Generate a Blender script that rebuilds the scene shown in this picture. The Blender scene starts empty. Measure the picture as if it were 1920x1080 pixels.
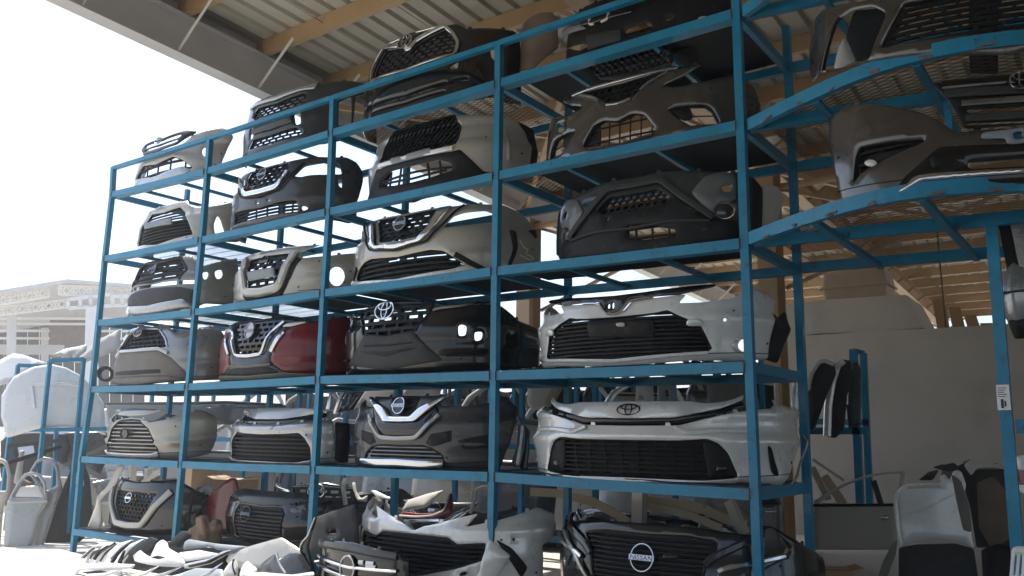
import bpy, bmesh, math, random
import numpy as np
from mathutils import Vector, Matrix, Euler
from mathutils.geometry import delaunay_2d_cdt

random.seed(7)
rng = np.random.default_rng(11)
C = bpy.context.scene.collection
PI = math.pi
R = math.radians

# ------------------------------------------------------------------ camera
CAM_POS = np.array([1.90384, -5.18627, 1.52851])
YAW, PITCH, ROLL, FOC = -0.631098, 0.175233, 0.0146097, 1566.944   # focal length in pixels of a 1920 wide frame

def cam_axes():
    f = np.array([math.sin(YAW) * math.cos(PITCH), math.cos(YAW) * math.cos(PITCH), math.sin(PITCH)])
    r0 = np.array([math.cos(YAW), -math.sin(YAW), 0.0])
    u0 = np.cross(r0, f)
    r = r0 * math.cos(ROLL) + u0 * math.sin(ROLL)
    return r, np.cross(r, f), f
CR, CU, CF = cam_axes()
cd = bpy.data.cameras.new('camera')
cd.sensor_width = 36.0
cd.lens = FOC / 1920 * 36.0
cd.clip_start = 0.05
cd.clip_end = 3000
cam = bpy.data.objects.new('camera', cd)
C.objects.link(cam)
M = Matrix(((CR[0], CU[0], -CF[0], CAM_POS[0]), (CR[1], CU[1], -CF[1], CAM_POS[1]), (CR[2], CU[2], -CF[2], CAM_POS[2]), (0, 0, 0, 1)))
cam.matrix_world = M
bpy.context.scene.camera = cam

# ------------------------------------------------------------------ world, sun, exposure
SUN_TO = Vector((-1.0, 0.045, 1.8)).normalized()       # direction towards the sun
sun_el = math.asin(SUN_TO.z)
sun_az = math.atan2(SUN_TO.x, SUN_TO.y)                # from +Y clockwise
w = bpy.data.worlds.new('World')
bpy.context.scene.world = w
w.use_nodes = True
nt = w.node_tree
bg = nt.nodes['Background']
sky = nt.nodes.new('ShaderNodeTexSky')
sky.sky_type = 'NISHITA'
sky.sun_disc = False
sky.sun_elevation = sun_el
sky.sun_rotation = sun_az
sky.air_density = 1.0
sky.dust_density = 2.0
sky.ozone_density = 1.0
nt.links.new(sky.outputs[0], bg.inputs[0])
bg.inputs[1].default_value = 0.15
sd = bpy.data.lights.new('sun', 'SUN')
sd.energy = 4.0
sd.angle = R(0.53)
sd.color = (1.0, 0.965, 0.91)
so = bpy.data.objects.new('sun', sd)
C.objects.link(so)
so.rotation_euler = SUN_TO.to_track_quat('Z', 'Y').to_euler()
so.location = (-20, 5, 30)
vs = bpy.context.scene.view_settings
vs.view_transform = 'Standard'
vs.look = 'None'
vs.gamma = 1.0
vs.use_curve_mapping = False
vs.exposure = 1.12
cy = bpy.context.scene.cycles
cy.use_denoising = True
cy.max_bounces = 8
cy.diffuse_bounces = 5
cy.glossy_bounces = 4
cy.transparent_max_bounces = 8
cy.sample_clamp_indirect = 8.0

# ------------------------------------------------------------------ sight lines: a photo pixel -> a place on a real plane or surface
def ray(x, y):
    return CF + CR * ((x - 960) / FOC) - CU * ((y - 540) / FOC)
def at_y(x, y, Y):
    d = ray(x, y)
    return CAM_POS + d * ((Y - CAM_POS[1]) / d[1])
def at_z(x, y, Z):
    d = ray(x, y)
    return CAM_POS + d * ((Z - CAM_POS[2]) / d[2])
def at_x(x, y, X):
    d = ray(x, y)
    return CAM_POS + d * ((X - CAM_POS[0]) / d[0])

# ------------------------------------------------------------------ materials
MATS = {}
def new_mat(name):
    m = bpy.data.materials.new(name)
    m.use_nodes = True
    b = m.node_tree.nodes['Principled BSDF']
    MATS[name] = m
    return m, m.node_tree, b

def surface(name, col, rough=0.5, metal=0.0, coat=0.0, spec=0.5, dust=0.0, dust_col=(0.42, 0.36, 0.28), scale=3.0, var=0.08, bump=0.0, bump_scale=60.0, rough_var=0.06, coat_rough=0.06, scratch=0.0, scratch_col=(0.5, 0.5, 0.48)):
    m, t, b = new_mat(name)
    N = t.nodes.new
    tc = N('ShaderNodeTexCoord')
    n1 = N('ShaderNodeTexNoise'); n1.inputs['Scale'].default_value = scale; n1.inputs['Detail'].default_value = 3; n1.inputs['Roughness'].default_value = 0.5
    n2 = N('ShaderNodeTexNoise'); n2.inputs['Scale'].default_value = scale * 9; n2.inputs['Detail'].default_value = 4
    oi = N('ShaderNodeObjectInfo')
    t.links.new(tc.outputs['Object'], n1.inputs['Vector'])
    t.links.new(tc.outputs['Object'], n2.inputs['Vector'])
    # tone variation
    mr = N('ShaderNodeMapRange'); mr.inputs['From Min'].default_value = 0.25; mr.inputs['From Max'].default_value = 0.75
    mr.inputs['To Min'].default_value = 1 - var; mr.inputs['To Max'].default_value = 1 + var
    t.links.new(n1.outputs['Fac'], mr.inputs['Value'])
    base = N('ShaderNodeMix'); base.data_type = 'RGBA'; base.blend_type = 'MULTIPLY'; base.inputs['Factor'].default_value = 1.0
    base.inputs['A'].default_value = (*col, 1)
    t.links.new(mr.outputs['Result'], base.inputs['B'])
    out = base.outputs['Result']
    if dust > 0:
        cr = N('ShaderNodeMapRange'); cr.inputs['From Min'].default_value = 0.30; cr.inputs['From Max'].default_value = 0.80
        cr.inputs['To Min'].default_value = dust * 0.3; cr.inputs['To Max'].default_value = dust * 0.75
        t.links.new(n1.outputs['Fac'], cr.inputs['Value'])
        md = N('ShaderNodeMix'); md.data_type = 'RGBA'
        md.inputs['B'].default_value = (*dust_col, 1)
        t.links.new(out, md.inputs['A']); t.links.new(cr.outputs['Result'], md.inputs['Factor'])
        out = md.outputs['Result']
    if scratch > 0:
        vz = N('ShaderNodeTexNoise'); vz.inputs['Scale'].default_value = scale * 3.2; vz.inputs['Detail'].default_value = 8; vz.inputs['Roughness'].default_value = 0.75
        t.links.new(tc.outputs['Object'], vz.inputs['Vector'])
        ms = N('ShaderNodeMapRange'); ms.inputs['From Min'].default_value = 0.57; ms.inputs['From Max'].default_value = 0.64; ms.inputs['To Max'].default_value = scratch
        t.links.new(vz.outputs['Fac'], ms.inputs['Value'])
        m2 = N('ShaderNodeMix'); m2.data_type = 'RGBA'; m2.inputs['B'].default_value = (*scratch_col, 1)
        t.links.new(out, m2.inputs['A']); t.links.new(ms.outputs['Result'], m2.inputs['Factor'])
        out = m2.outputs['Result']
    t.links.new(out, b.inputs['Base Color'])
    rr = N('ShaderNodeMapRange'); rr.inputs['From Min'].default_value = 0.3; rr.inputs['From Max'].default_value = 0.7
    rr.inputs['To Min'].default_value = max(0.02, rough - rough_var); rr.inputs['To Max'].default_value = min(1, rough + rough_var)
    t.links.new((n2 if metal == 0 and coat == 0 else n1).outputs['Fac'], rr.inputs['Value'])
    t.links.new(rr.outputs['Result'], b.inputs['Roughness'])
    b.inputs['Metallic'].default_value = metal
    b.inputs['Specular IOR Level'].default_value = spec
    b.inputs['Coat Weight'].default_value = coat
    b.inputs['Coat Roughness'].default_value = coat_rough
    if bump > 0:
        nb = N('ShaderNodeTexNoise'); nb.inputs['Scale'].default_value = bump_scale; nb.inputs['Detail'].default_value = 5
        t.links.new(tc.outputs['Object'], nb.inputs['Vector'])
        bp = N('ShaderNodeBump'); bp.inputs['Strength'].default_value = bump; bp.inputs['Distance'].default_value = 0.01
        t.links.new(nb.outputs['Fac'], bp.inputs['Height']); t.links.new(bp.outputs['Normal'], b.inputs['Normal'])
    return m

surface('blue_steel', (0.009, 0.185, 0.32), 0.45, coat=0.15, dust=0.14, dust_col=(0.05, 0.18, 0.26), scale=5, var=0.2, bump=0.12, scratch=0.6, scratch_col=(0.05, 0.04, 0.035), spec=0.35)
surface('dark_sheet', (0.012, 0.015, 0.019), 0.7, spec=0.2, dust=0.12, dust_col=(0.08, 0.075, 0.07), scale=4)
surface('black_plastic', (0.008, 0.008, 0.009), 0.5, spec=0.22, dust=0.04, dust_col=(0.10, 0.095, 0.085), scale=4, var=0.2, scratch=0.16, scratch_col=(0.20, 0.19, 0.17))
surface('grey_plastic', (0.030, 0.031, 0.033), 0.6, spec=0.25, dust=0.2, dust_col=(0.12, 0.11, 0.095), scale=4, scratch=0.16, scratch_col=(0.20, 0.19, 0.17))
surface('dusty_plastic', (0.12, 0.115, 0.105), 0.75, dust=0.5, dust_col=(0.26, 0.23, 0.19), scale=5)
surface('gloss_black', (0.004, 0.004, 0.005), 0.16, spec=0.4, coat=0.35, dust=0.02, scale=3)
surface('black_paint', (0.004, 0.0045, 0.006), 0.2, spec=0.35, coat=0.6, dust=0.02, scale=3)
surface('slate_paint', (0.020, 0.026, 0.031), 0.32, metal=0.0, coat=0.35, spec=0.3, dust=0.05, scale=3, scratch=0.16, scratch_col=(0.20, 0.19, 0.17))
surface('darkgrey_paint', (0.028, 0.030, 0.034), 0.3, metal=0.0, coat=0.4, spec=0.35, dust=0.06, scale=3, scratch=0.16, scratch_col=(0.20, 0.19, 0.17))
surface('brown_paint', (0.062, 0.056, 0.051), 0.24, metal=0.45, coat=0.9, dust=0.08, scale=3, scratch=0.16, scratch_col=(0.20, 0.19, 0.17))
surface('champagne_paint', (0.37, 0.35, 0.30), 0.33, metal=0.25, coat=0.7, dust=0.2, dust_col=(0.33, 0.30, 0.25), scale=2.5, scratch=0.22, scratch_col=(0.20, 0.18, 0.15))
surface('beige_paint', (0.34, 0.32, 0.275), 0.33, metal=0.25, coat=0.7, dust=0.2, dust_col=(0.33, 0.30, 0.25), scale=2.5, scratch=0.22, scratch_col=(0.20, 0.18, 0.15))
surface('silver_paint', (0.36, 0.365, 0.365), 0.3, metal=0.45, coat=0.8, dust=0.25, dust_col=(0.38, 0.345, 0.29), scale=2.5, scratch=0.22, scratch_col=(0.20, 0.18, 0.15))
surface('grey_silver_paint', (0.25, 0.255, 0.255), 0.3, metal=0.45, coat=0.8, dust=0.25, dust_col=(0.30, 0.275, 0.235), scale=2.5, scratch=0.22, scratch_col=(0.20, 0.18, 0.15))
surface('sage_paint', (0.15, 0.158, 0.142), 0.4, metal=0.3, coat=0.5, dust=0.3, dust_col=(0.26, 0.245, 0.20), scale=2.5, scratch=0.22, scratch_col=(0.20, 0.18, 0.15))
surface('white_paint', (0.68, 0.69, 0.68), 0.28, coat=0.8, dust=0.16, dust_col=(0.48, 0.44, 0.37), scale=2.5, scratch=0.22, scratch_col=(0.20, 0.18, 0.15))
surface('pearl_paint', (0.66, 0.665, 0.65), 0.27, metal=0.2, coat=0.8, dust=0.15, dust_col=(0.50, 0.46, 0.38), scale=2.5, scratch=0.22, scratch_col=(0.20, 0.18, 0.15))
surface('red_paint', (0.13, 0.004, 0.008), 0.3, coat=0.4, spec=0.3, dust=0.03, dust_col=(0.2, 0.08, 0.07), scale=2.5)
surface('chrome', (0.62, 0.63, 0.645), 0.14, metal=1.0, dust=0.12, scale=4, rough_var=0.06)
surface('dull_chrome', (0.40, 0.41, 0.42), 0.28, metal=1.0, dust=0.25, dust_col=(0.3, 0.28, 0.25), scale=4)
surface('slate_light', (0.075, 0.088, 0.096), 0.4, coat=0.3, dust=0.15, scale=4)
surface('plate_grey', (0.20, 0.235, 0.26), 0.5, dust=0.25, dust_col=(0.30, 0.29, 0.26), scale=5)
surface('steel_bare', (0.35, 0.34, 0.32), 0.45, metal=0.7, dust=0.3, scale=5)
surface('rust_brown', (0.09, 0.055, 0.038), 0.8, dust=0.3, scale=6, bump=0.2)
surface('tan_steel', (0.44, 0.285, 0.14), 0.55, dust=0.35, dust_col=(0.27, 0.22, 0.16), scale=2.0, var=0.2, bump=0.05)
surface('grey_steel', (0.54, 0.53, 0.52), 0.6, dust=0.3, dust_col=(0.40, 0.37, 0.33), scale=2.0, var=0.12)
surface('roof_sheet', (0.55, 0.525, 0.44), 0.55, dust=0.45, dust_col=(0.35, 0.32, 0.25), scale=1.2, var=0.16)
surface('concrete', (0.62, 0.58, 0.51), 0.9, dust=0.85, dust_col=(0.36, 0.32, 0.265), scale=1.5, var=0.3, bump=0.6, bump_scale=30)
surface('ground_sand', (0.50, 0.475, 0.43), 0.95, dust=0.5, dust_col=(0.40, 0.37, 0.325), scale=0.35, var=0.15, bump=0.5, bump_scale=14)
surface('tan_plastic', (0.42, 0.32, 0.22), 0.6, dust=0.35, scale=3)
surface('cardboard', (0.35, 0.235, 0.13), 0.85, dust=0.2, scale=4)
surface('white_plastic', (0.72, 0.71, 0.68), 0.5, dust=0.3, scale=4)
surface('lens', (0.60, 0.61, 0.60), 0.15, coat=0.5, dust=0.1)
surface('rubber', (0.012, 0.012, 0.012), 0.8, dust=0.3, dust_col=(0.1, 0.09, 0.08))
surface('off_white', (0.46, 0.445, 0.405), 0.6, dust=0.3, scale=2)
surface('wrap', (0.42, 0.43, 0.43), 0.25, coat=0.3, bump=0.9, bump_scale=45, dust=0.2)
surface('paper', (0.75, 0.74, 0.70), 0.7, scale=20)
surface('ink', (0.05, 0.05, 0.06), 0.7)
surface('pale_steel', (0.74, 0.72, 0.67), 0.6, dust=0.25, dust_col=(0.6, 0.57, 0.5), scale=2)
surface('fabric_brown', (0.22, 0.15, 0.09), 0.95, dust=0.3, bump=0.5, bump_scale=20)
surface('glass_dark', (0.02, 0.024, 0.027), 0.08, coat=0.7, dust=0.05)

# ------------------------------------------------------------------ objects
def link(name, me, mat=None, parent=None, kind=None, label=None):
    o = bpy.data.objects.new(name, me)
    C.objects.link(o)
    if mat is not None and me is not None and len(me.materials) == 0:
        me.materials.append(MATS[mat])
    if parent is not None:
        o.parent = parent
    if kind: o['kind'] = kind
    if label: o['label'] = label
    return o
def thing(name, label, cat, loc=(0, 0, 0), rz=0.0, group=None):
    o = bpy.data.objects.new(name, None)
    o.empty_display_size = 0.1
    C.objects.link(o)
    o.location = loc
    o.rotation_euler = (0, 0, rz)
    o['label'] = label
    o['category'] = cat
    o['kind'] = 'thing'
    if group: o['group'] = group
    return o
def tag(o, label, cat, group=None):
    o['kind'] = 'thing'
    o['label'] = label
    o['category'] = cat
    if group: o['group'] = group
    return o
def mesh(name, V, F, smooth=None):
    me = bpy.data.meshes.new(name)
    me.from_pydata([tuple(map(float, v)) for v in V], [], [tuple(map(int, f)) for f in F])
    if smooth is not None:
        if smooth is True:
            me.polygons.foreach_set('use_smooth', [True] * len(me.polygons))
        else:
            me.polygons.foreach_set('use_smooth', list(smooth))
    me.update()
    return me

class MB:
    """collects boxes, bars, tubes and prisms for one mesh"""
    def __init__(s): s.V = []; s.F = []; s.S = []
    def add(s, V, F, sm=False):
        k = len(s.V)
        s.V += [tuple(v) for v in V]
        s.F += [tuple(i + k for i in f) for f in F]
        s.S += [sm] * len(F)
    def box(s, lo, hi, bev=0.0):
        x0, y0, z0 = lo; x1, y1, z1 = hi
        V = [(x0, y0, z0), (x1, y0, z0), (x1, y1, z0), (x0, y1, z0), (x0, y0, z1), (x1, y0, z1), (x1, y1, z1), (x0, y1, z1)]
        s.add(V, [(0, 3, 2, 1), (4, 5, 6, 7), (0, 1, 5, 4), (1, 2, 6, 5), (2, 3, 7, 6), (3, 0, 4, 7)])
    def beam(s, a, b, wd, ht, up=(0, 0, 1)):
        """rectangular bar from a to b: wd across, ht along up"""
        a = Vector(a); b = Vector(b); d = (b - a).normalized(); u = Vector(up)
        x = d.cross(u)
        if x.length < 1e-5: x = d.cross(Vector((1, 0, 0)))
        x.normalize(); u = x.cross(d).normalized()
        V = []
        for p in (a, b):
            for sx, su in ((-1, -1), (1, -1), (1, 1), (-1, 1)):
                V.append(p + x * (sx * wd / 2) + u * (su * ht / 2))
        s.add(V, [(0, 1, 2, 3), (4, 7, 6, 5), (0, 4, 5, 1), (1, 5, 6, 2), (2, 6, 7, 3), (3, 7, 4, 0)])
    def tube(s, pts, r, n=8, closed=False, taper=None):
        P = [Vector(p) for p in pts]; m = len(P); V = []; F = []
        prev = None
        for i, p in enumerate(P):
            if closed: t = P[(i + 1) % m] - P[i - 1]
            else: t = P[min(i + 1, m - 1)] - P[max(i - 1, 0)]
            t.normalize()
            if prev is None:
                x = t.cross(Vector((0, 0, 1)))
                if x.length < 1e-4: x = t.cross(Vector((1, 0, 0)))
            else:
                x = prev - t * prev.dot(t)
            x.normalize(); prev = x; y = t.cross(x)
            rr = r if taper is None else r * taper[i]
            for k in range(n):
                a = 2 * PI * k / n
                V.append(p + x * (rr * math.cos(a)) + y * (rr * math.sin(a)))
        for i in range(m if closed else m - 1):
            j = (i + 1) % m
            for k in range(n):
                l = (k + 1) % n
                F.append((i * n + k, j * n + k, j * n + l, i * n + l))
        if not closed:
            F.append(tuple(range(n))); F.append(tuple((m - 1) * n + k for k in reversed(range(n))))
        s.add(V, F, True)
    def build(s, name, mat, parent=None, kind=None, label=None):
        me = mesh(name, s.V, s.F, s.S)
        return link(name, me, mat, parent, kind, label)
# ------------------------------------------------------------------ curved panels: outlines laid on a real bowed surface, then given thickness
ZONES = {}
def px(pts, zone=None):
    P = np.array(pts, float)
    if zone is None: return P
    x0, y0, k = zone
    return P / k + np.array([x0, y0])

class Surf:
    """a bowed upright surface. plan: superellipse (bumpers) or shallow arc (plates). s runs along the plan curve, z is height"""
    def __init__(S, cx, y0, w=0.92, D=0.72, n=2.6, rz=0.0, rake=0.12, z0=0.0, kind='bumper', tail=0.25, lean=0.0):
        S.cx, S.y0, S.rz, S.rake, S.z0 = cx, y0, rz, rake, z0
        if kind == 'bumper':
            th = np.linspace(0, PI / 2, 90)
            x = w * np.sin(th) ** (2 / n)
            y = D * (1 - np.cos(th) ** (2 / n))
            # smooth front: small constant bow
            x = np.append(x, w + 0.01); y = np.append(y, D + tail)
        elif kind == 'arc':     # w: half width, D: sagitta (positive bows towards the front)
            x = np.linspace(0, w, 40); y = D * (x / w) ** 2
        x = np.concatenate([-x[:0:-1], x]); y = np.concatenate([y[:0:-1], y])
        # resample evenly
        sl = np.concatenate([[0], np.cumsum(np.hypot(np.diff(x), np.diff(y)))])
        sl -= sl[-1] / 2
        S.s = np.linspace(sl[0], sl[-1], 241)
        S.x = np.interp(S.s, sl, x); S.y = np.interp(S.s, sl, y)
        tx, ty = np.gradient(S.x, S.s), np.gradient(S.y, S.s)
        L = np.hypot(tx, ty); S.nx, S.ny = ty / L, -tx / L          # outward (towards -y at the front)
        S.relief = None                                             # pressed relief shared by every part on this surface
        S.cr, S.sr = math.cos(rz), math.sin(rz)
    def local_ray(S, p):
        d = ray(*p)
        o = CAM_POS - np.array([S.cx, S.y0, S.z0])
        ox, oy = S.cr * o[0] + S.sr * o[1], -S.sr * o[0] + S.cr * o[1]
        dx, dy = S.cr * d[0] + S.sr * d[1], -S.sr * d[0] + S.cr * d[1]
        oy -= S.rake * o[2]; dy -= S.rake * d[2]
        return ox, oy, o[2], dx, dy, d[2]
    def hit(S, p):
        ox, oy, oz, dx, dy, dz = S.local_ray(p)
        rx, ry = S.x - ox, S.y - oy
        g = (dx * ry - dy * rx) / math.hypot(dx, dy)              # signed side distance of each plan point
        best = None
        for i in np.nonzero((g[:-1] * g[1:]) <= 0)[0]:
            f = g[i] / (g[i] - g[i + 1] + 1e-12)
            qx = S.x[i] + f * (S.x[i + 1] - S.x[i]); qy = S.y[i] + f * (S.y[i + 1] - S.y[i])
            t = ((qx - ox) * dx + (qy - oy) * dy) / (dx * dx + dy * dy)
            if t > 0 and (best is None or t < best[0]):
                best = (t, S.s[i] + f * (S.s[i + 1] - S.s[i]))
        if best is None:
            i = int(np.argmin(np.abs(g)))
            t = ((S.x[i] - ox) * dx + (S.y[i] - oy) * dy) / (dx * dx + dy * dy)
            best = (t, S.s[i])
        return best[1], S.z0 + oz + best[0] * dz
    def sz(S, pts):
        return np.array([S.hit(p) for p in pts])
    def xyz(S, q, off=0.0):
        """(s,z) -> local coordinates of the thing standing at (cx, y0, z0)"""
        q = np.asarray(q, float)
        s, z = q[:, 0], q[:, 1]
        if S.relief is not None: off = off + S.relief(q)
        x = np.interp(s, S.s, S.x); y = np.interp(s, S.s, S.y)
        ex = np.where(s > S.s[-1], s - S.s[-1], np.where(s < S.s[0], S.s[0] - s, 0.0))
        y = y + ex * 0.9
        nx = np.interp(s, S.s, S.nx); ny = np.interp(s, S.s, S.ny)
        l = np.hypot(nx, ny) + 1e-9
        x = x + nx / l * off; y = y + ny / l * off
        zz = z - S.z0
        return np.stack([x, y + S.rake * zz, zz], 1)

def inside(poly, P):
    poly = np.asarray(poly); P = np.asarray(P)
    x, y = P[:, 0], P[:, 1]
    r = np.zeros(len(P), bool)
    n = len(poly)
    for i in range(n):
        x1, y1 = poly[i]; x2, y2 = poly[(i + 1) % n]
        if y1 == y2: continue
        c = ((y1 > y) != (y2 > y)) & (x < (x2 - x1) * (y - y1) / (y2 - y1) + x1)
        r ^= c
    return r
def edge_dist(poly, P):
    poly = np.asarray(poly); d = np.full(len(P), 1e9)
    n = len(poly)
    for i in range(n):
        a = poly[i]; b = poly[(i + 1) % n]; ab = b - a
        L = ab @ ab + 1e-12
        t = np.clip(((P - a) @ ab) / L, 0, 1)
        q = P - (a + t[:, None] * ab)
        d = np.minimum(d, np.hypot(q[:, 0], q[:, 1]))
    return d
def resample(poly, step, closed=True):
    poly = np.asarray(poly, float); out = []
    n = len(poly)
    for i in range(n if closed else n - 1):
        a = poly[i]; b = poly[(i + 1) % n]
        k = max(1, int(math.ceil(np.hypot(*(b - a)) / step)))
        for j in range(k): out.append(a + (b - a) * j / k)
    if not closed: out.append(poly[-1])
    return np.array(out)
def rounded(poly, r=0.012, closed=True, it=2):
    """light corner cutting so traced outlines read as pressed parts"""
    P = np.asarray(poly, float)
    for _ in range(it):
        Q = []
        n = len(P)
        for i in range(n):
            if not closed and i in (0, n - 1):
                Q.append(P[i]); continue
            a, b, c = P[i - 1], P[i], P[(i + 1) % n]
            la, lc = np.hypot(*(a - b)), np.hypot(*(c - b))
            Q.append(b + (a - b) * min(0.25, r / (la + 1e-9))); Q.append(b + (c - b) * min(0.25, r / (lc + 1e-9)))
        P = np.array(Q)
    return P

def panel(S, outer, holes=(), mat='silver_paint', name='panel', parent=None, off=0.0, thick=0.006, step=0.03, roll=0.008, bulge=None, kind=None, label=None, round_r=0.012):
    outer = rounded(outer, round_r) if round_r else np.asarray(outer, float)
    outer = resample(outer, step)
    hs = [resample(rounded(h, round_r) if round_r else np.asarray(h, float), step) for h in holes]
    RR = 0.011
    verts = [tuple(p) for p in outer]; edges = [(i, (i + 1) % len(outer)) for i in range(len(outer))]
    for h in hs:
        k = len(verts); verts += [tuple(p) for p in h]; edges += [(k + i, k + (i + 1) % len(h)) for i in range(len(h))]
    lo, hi = outer.min(0), outer.max(0)
    gx = np.arange(lo[0] + step / 2, hi[0], step); gz = np.arange(lo[1] + step / 2, hi[1], step)
    if len(gx) and len(gz):
        G = np.stack(np.meshgrid(gx, gz), -1).reshape(-1, 2)
        ED = edge_dist(outer, G)
        for h in hs: ED = np.minimum(ED, edge_dist(h, G))
        ok = inside(outer, G) & (ED > RR + step * 0.45)
        for h in hs: ok &= ~inside(h, G)
        verts += [tuple(p) for p in G[ok]]
    if roll > 0:                                                  # a ring just inside every edge keeps the rolled edge crisp
        for L_, sg in [(outer, 1)] + [(h, -1) for h in hs]:
            ar_ = 0.5 * np.sum(L_[:, 0] * np.roll(L_[:, 1], -1) - L_[:, 1] * np.roll(L_[:, 0], -1))
            t_ = np.roll(L_, -1, 0) - np.roll(L_, 1, 0); t_ /= np.hypot(t_[:, 0], t_[:, 1])[:, None] + 1e-9
            n_ = np.stack([-t_[:, 1], t_[:, 0]], 1) * (1 if ar_ > 0 else -1) * sg
            Q_ = L_ + n_ * RR
            ED = edge_dist(outer, Q_)
            for h in hs: ED = np.minimum(ED, edge_dist(h, Q_))
            ok = inside(outer, Q_) & (ED > RR * 0.8)
            for h in hs: ok &= ~inside(h, Q_)
            verts += [tuple(p) for p in Q_[ok]]
    r = delaunay_2d_cdt([Vector(v) for v in verts], edges, [], 0, 1e-5)
    P = np.array([(v.x, v.y) for v in r[0]])
    T = np.array([f for f in r[2] if len(f) == 3])
    if len(T) == 0: return None
    c = P[T].mean(1)
    ok = inside(outer, c)
    for h in hs: ok &= ~inside(h, c)
    T = T[ok]
    a, b, d = P[T[:, 0]], P[T[:, 1]], P[T[:, 2]]
    ar = (b[:, 0] - a[:, 0]) * (d[:, 1] - a[:, 1]) - (b[:, 1] - a[:, 1]) * (d[:, 0] - a[:, 0])
    T[ar < 0] = T[ar < 0][:, ::-1]
    used = np.unique(T); mp = -np.ones(len(P), int); mp[used] = np.arange(len(used)); P = P[used]; T = mp[T]
    o = np.full(len(P), off, float)
    if roll > 0:
        ed = edge_dist(outer, P)
        for h in hs: ed = np.minimum(ed, edge_dist(h, P))
        k = np.clip(1 - ed / (RR * 0.85), 0, 1); o -= roll * k
    if bulge is not None: o += bulge(P, lo, hi)
    F0 = S.xyz(P, o); F1 = S.xyz(P, o - thick)
    n = len(P)
    E = {}
    for t in T:
        for i in range(3):
            e = (t[i], t[(i + 1) % 3])
            if (e[1], e[0]) in E: del E[(e[1], e[0])]
            else: E[e] = 1
    V = list(F0) + list(F1); F = [tuple(t) for t in T] + [tuple(x + n for x in t[::-1]) for t in T]; sm = [True] * len(F)
    for (i, j) in E:
        k = len(V); V += [F0[i], F0[j], F1[j], F1[i]]; F.append((k + 1, k, k + 3, k + 2)); sm.append(False)
    me = mesh(name, V, F, sm)
    return link(name, me, mat, parent, kind, label)

def strip_geo(S, path, width, depth=0.012, off=0.0, step=0.05, closed=False, flat=False, bulge=None, lo=None, hi=None):
    path = resample(path, step, closed)
    m = len(path)
    if closed: t = np.roll(path, -1, 0) - np.roll(path, 1, 0)
    else: t = np.gradient(path, axis=0) if m > 2 else np.repeat([path[-1] - path[0]], m, 0)
    t = t / (np.hypot(t[:, 0], t[:, 1])[:, None] + 1e-9)
    p = np.stack([-t[:, 1], t[:, 0]], 1)
    if flat: prof = [(-0.5, -depth), (-0.5, 0), (0.5, 0), (0.5, -depth)]
    else: prof = [(-0.5, -depth), (-0.5, -depth * 0.35), (-0.27, 0), (0.27, 0), (0.5, -depth * 0.35), (0.5, -depth)]
    k = len(prof)
    W = np.broadcast_to(np.asarray(width, float), (m,)) if np.ndim(width) == 0 else np.interp(np.linspace(0, 1, m), np.linspace(0, 1, len(width)), width)
    V = np.zeros((m, k, 3))
    for j, (a, d) in enumerate(prof):
        q = path + p * (a * W)[:, None]
        V[:, j] = S.xyz(q, off + d)
    V = V.reshape(-1, 3)
    F = []
    for i in range(m if closed else m - 1):
        i2 = (i + 1) % m
        for j in range(k):
            j2 = (j + 1) % k
            F.append((i * k + j, i * k + j2, i2 * k + j2, i2 * k + j))
    if not closed:
        F.append(tuple(range(k))[::-1]); F.append(tuple((m - 1) * k + j for j in range(k)))
    return V, F
def strip(S, path, width, mat, name, parent=None, depth=0.014, off=0.012, step=0.05, closed=False, label=None, smooth_path=True):
    if smooth_path: path = rounded(path, 0.02, closed)
    V, F = strip_geo(S, path, width, depth, off, step, closed)
    return link(name, mesh(name, V, F), mat, parent, label=label)

def clip(poly, a, b):
    """pieces of the segment a-b inside the polygon"""
    ts = [0.0, 1.0]; d = b - a; n = len(poly)
    for i in range(n):
        p = poly[i]; e = poly[(i + 1) % n] - p
        den = d[0] * e[1] - d[1] * e[0]
        if abs(den) < 1e-12: continue
        q = p - a
        t = (q[0] * e[1] - q[1] * e[0]) / den; u = (q[0] * d[1] - q[1] * d[0]) / den
        if 0 < t < 1 and 0 <= u <= 1: ts.append(t)
    ts.sort(); out = []
    for t0, t1 in zip(ts[:-1], ts[1:]):
        if t1 - t0 < 1e-4: continue
        if inside(poly, np.array([a + d * (t0 + t1) / 2]))[0]: out.append((a + d * t0, a + d * t1))
    return out

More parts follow.
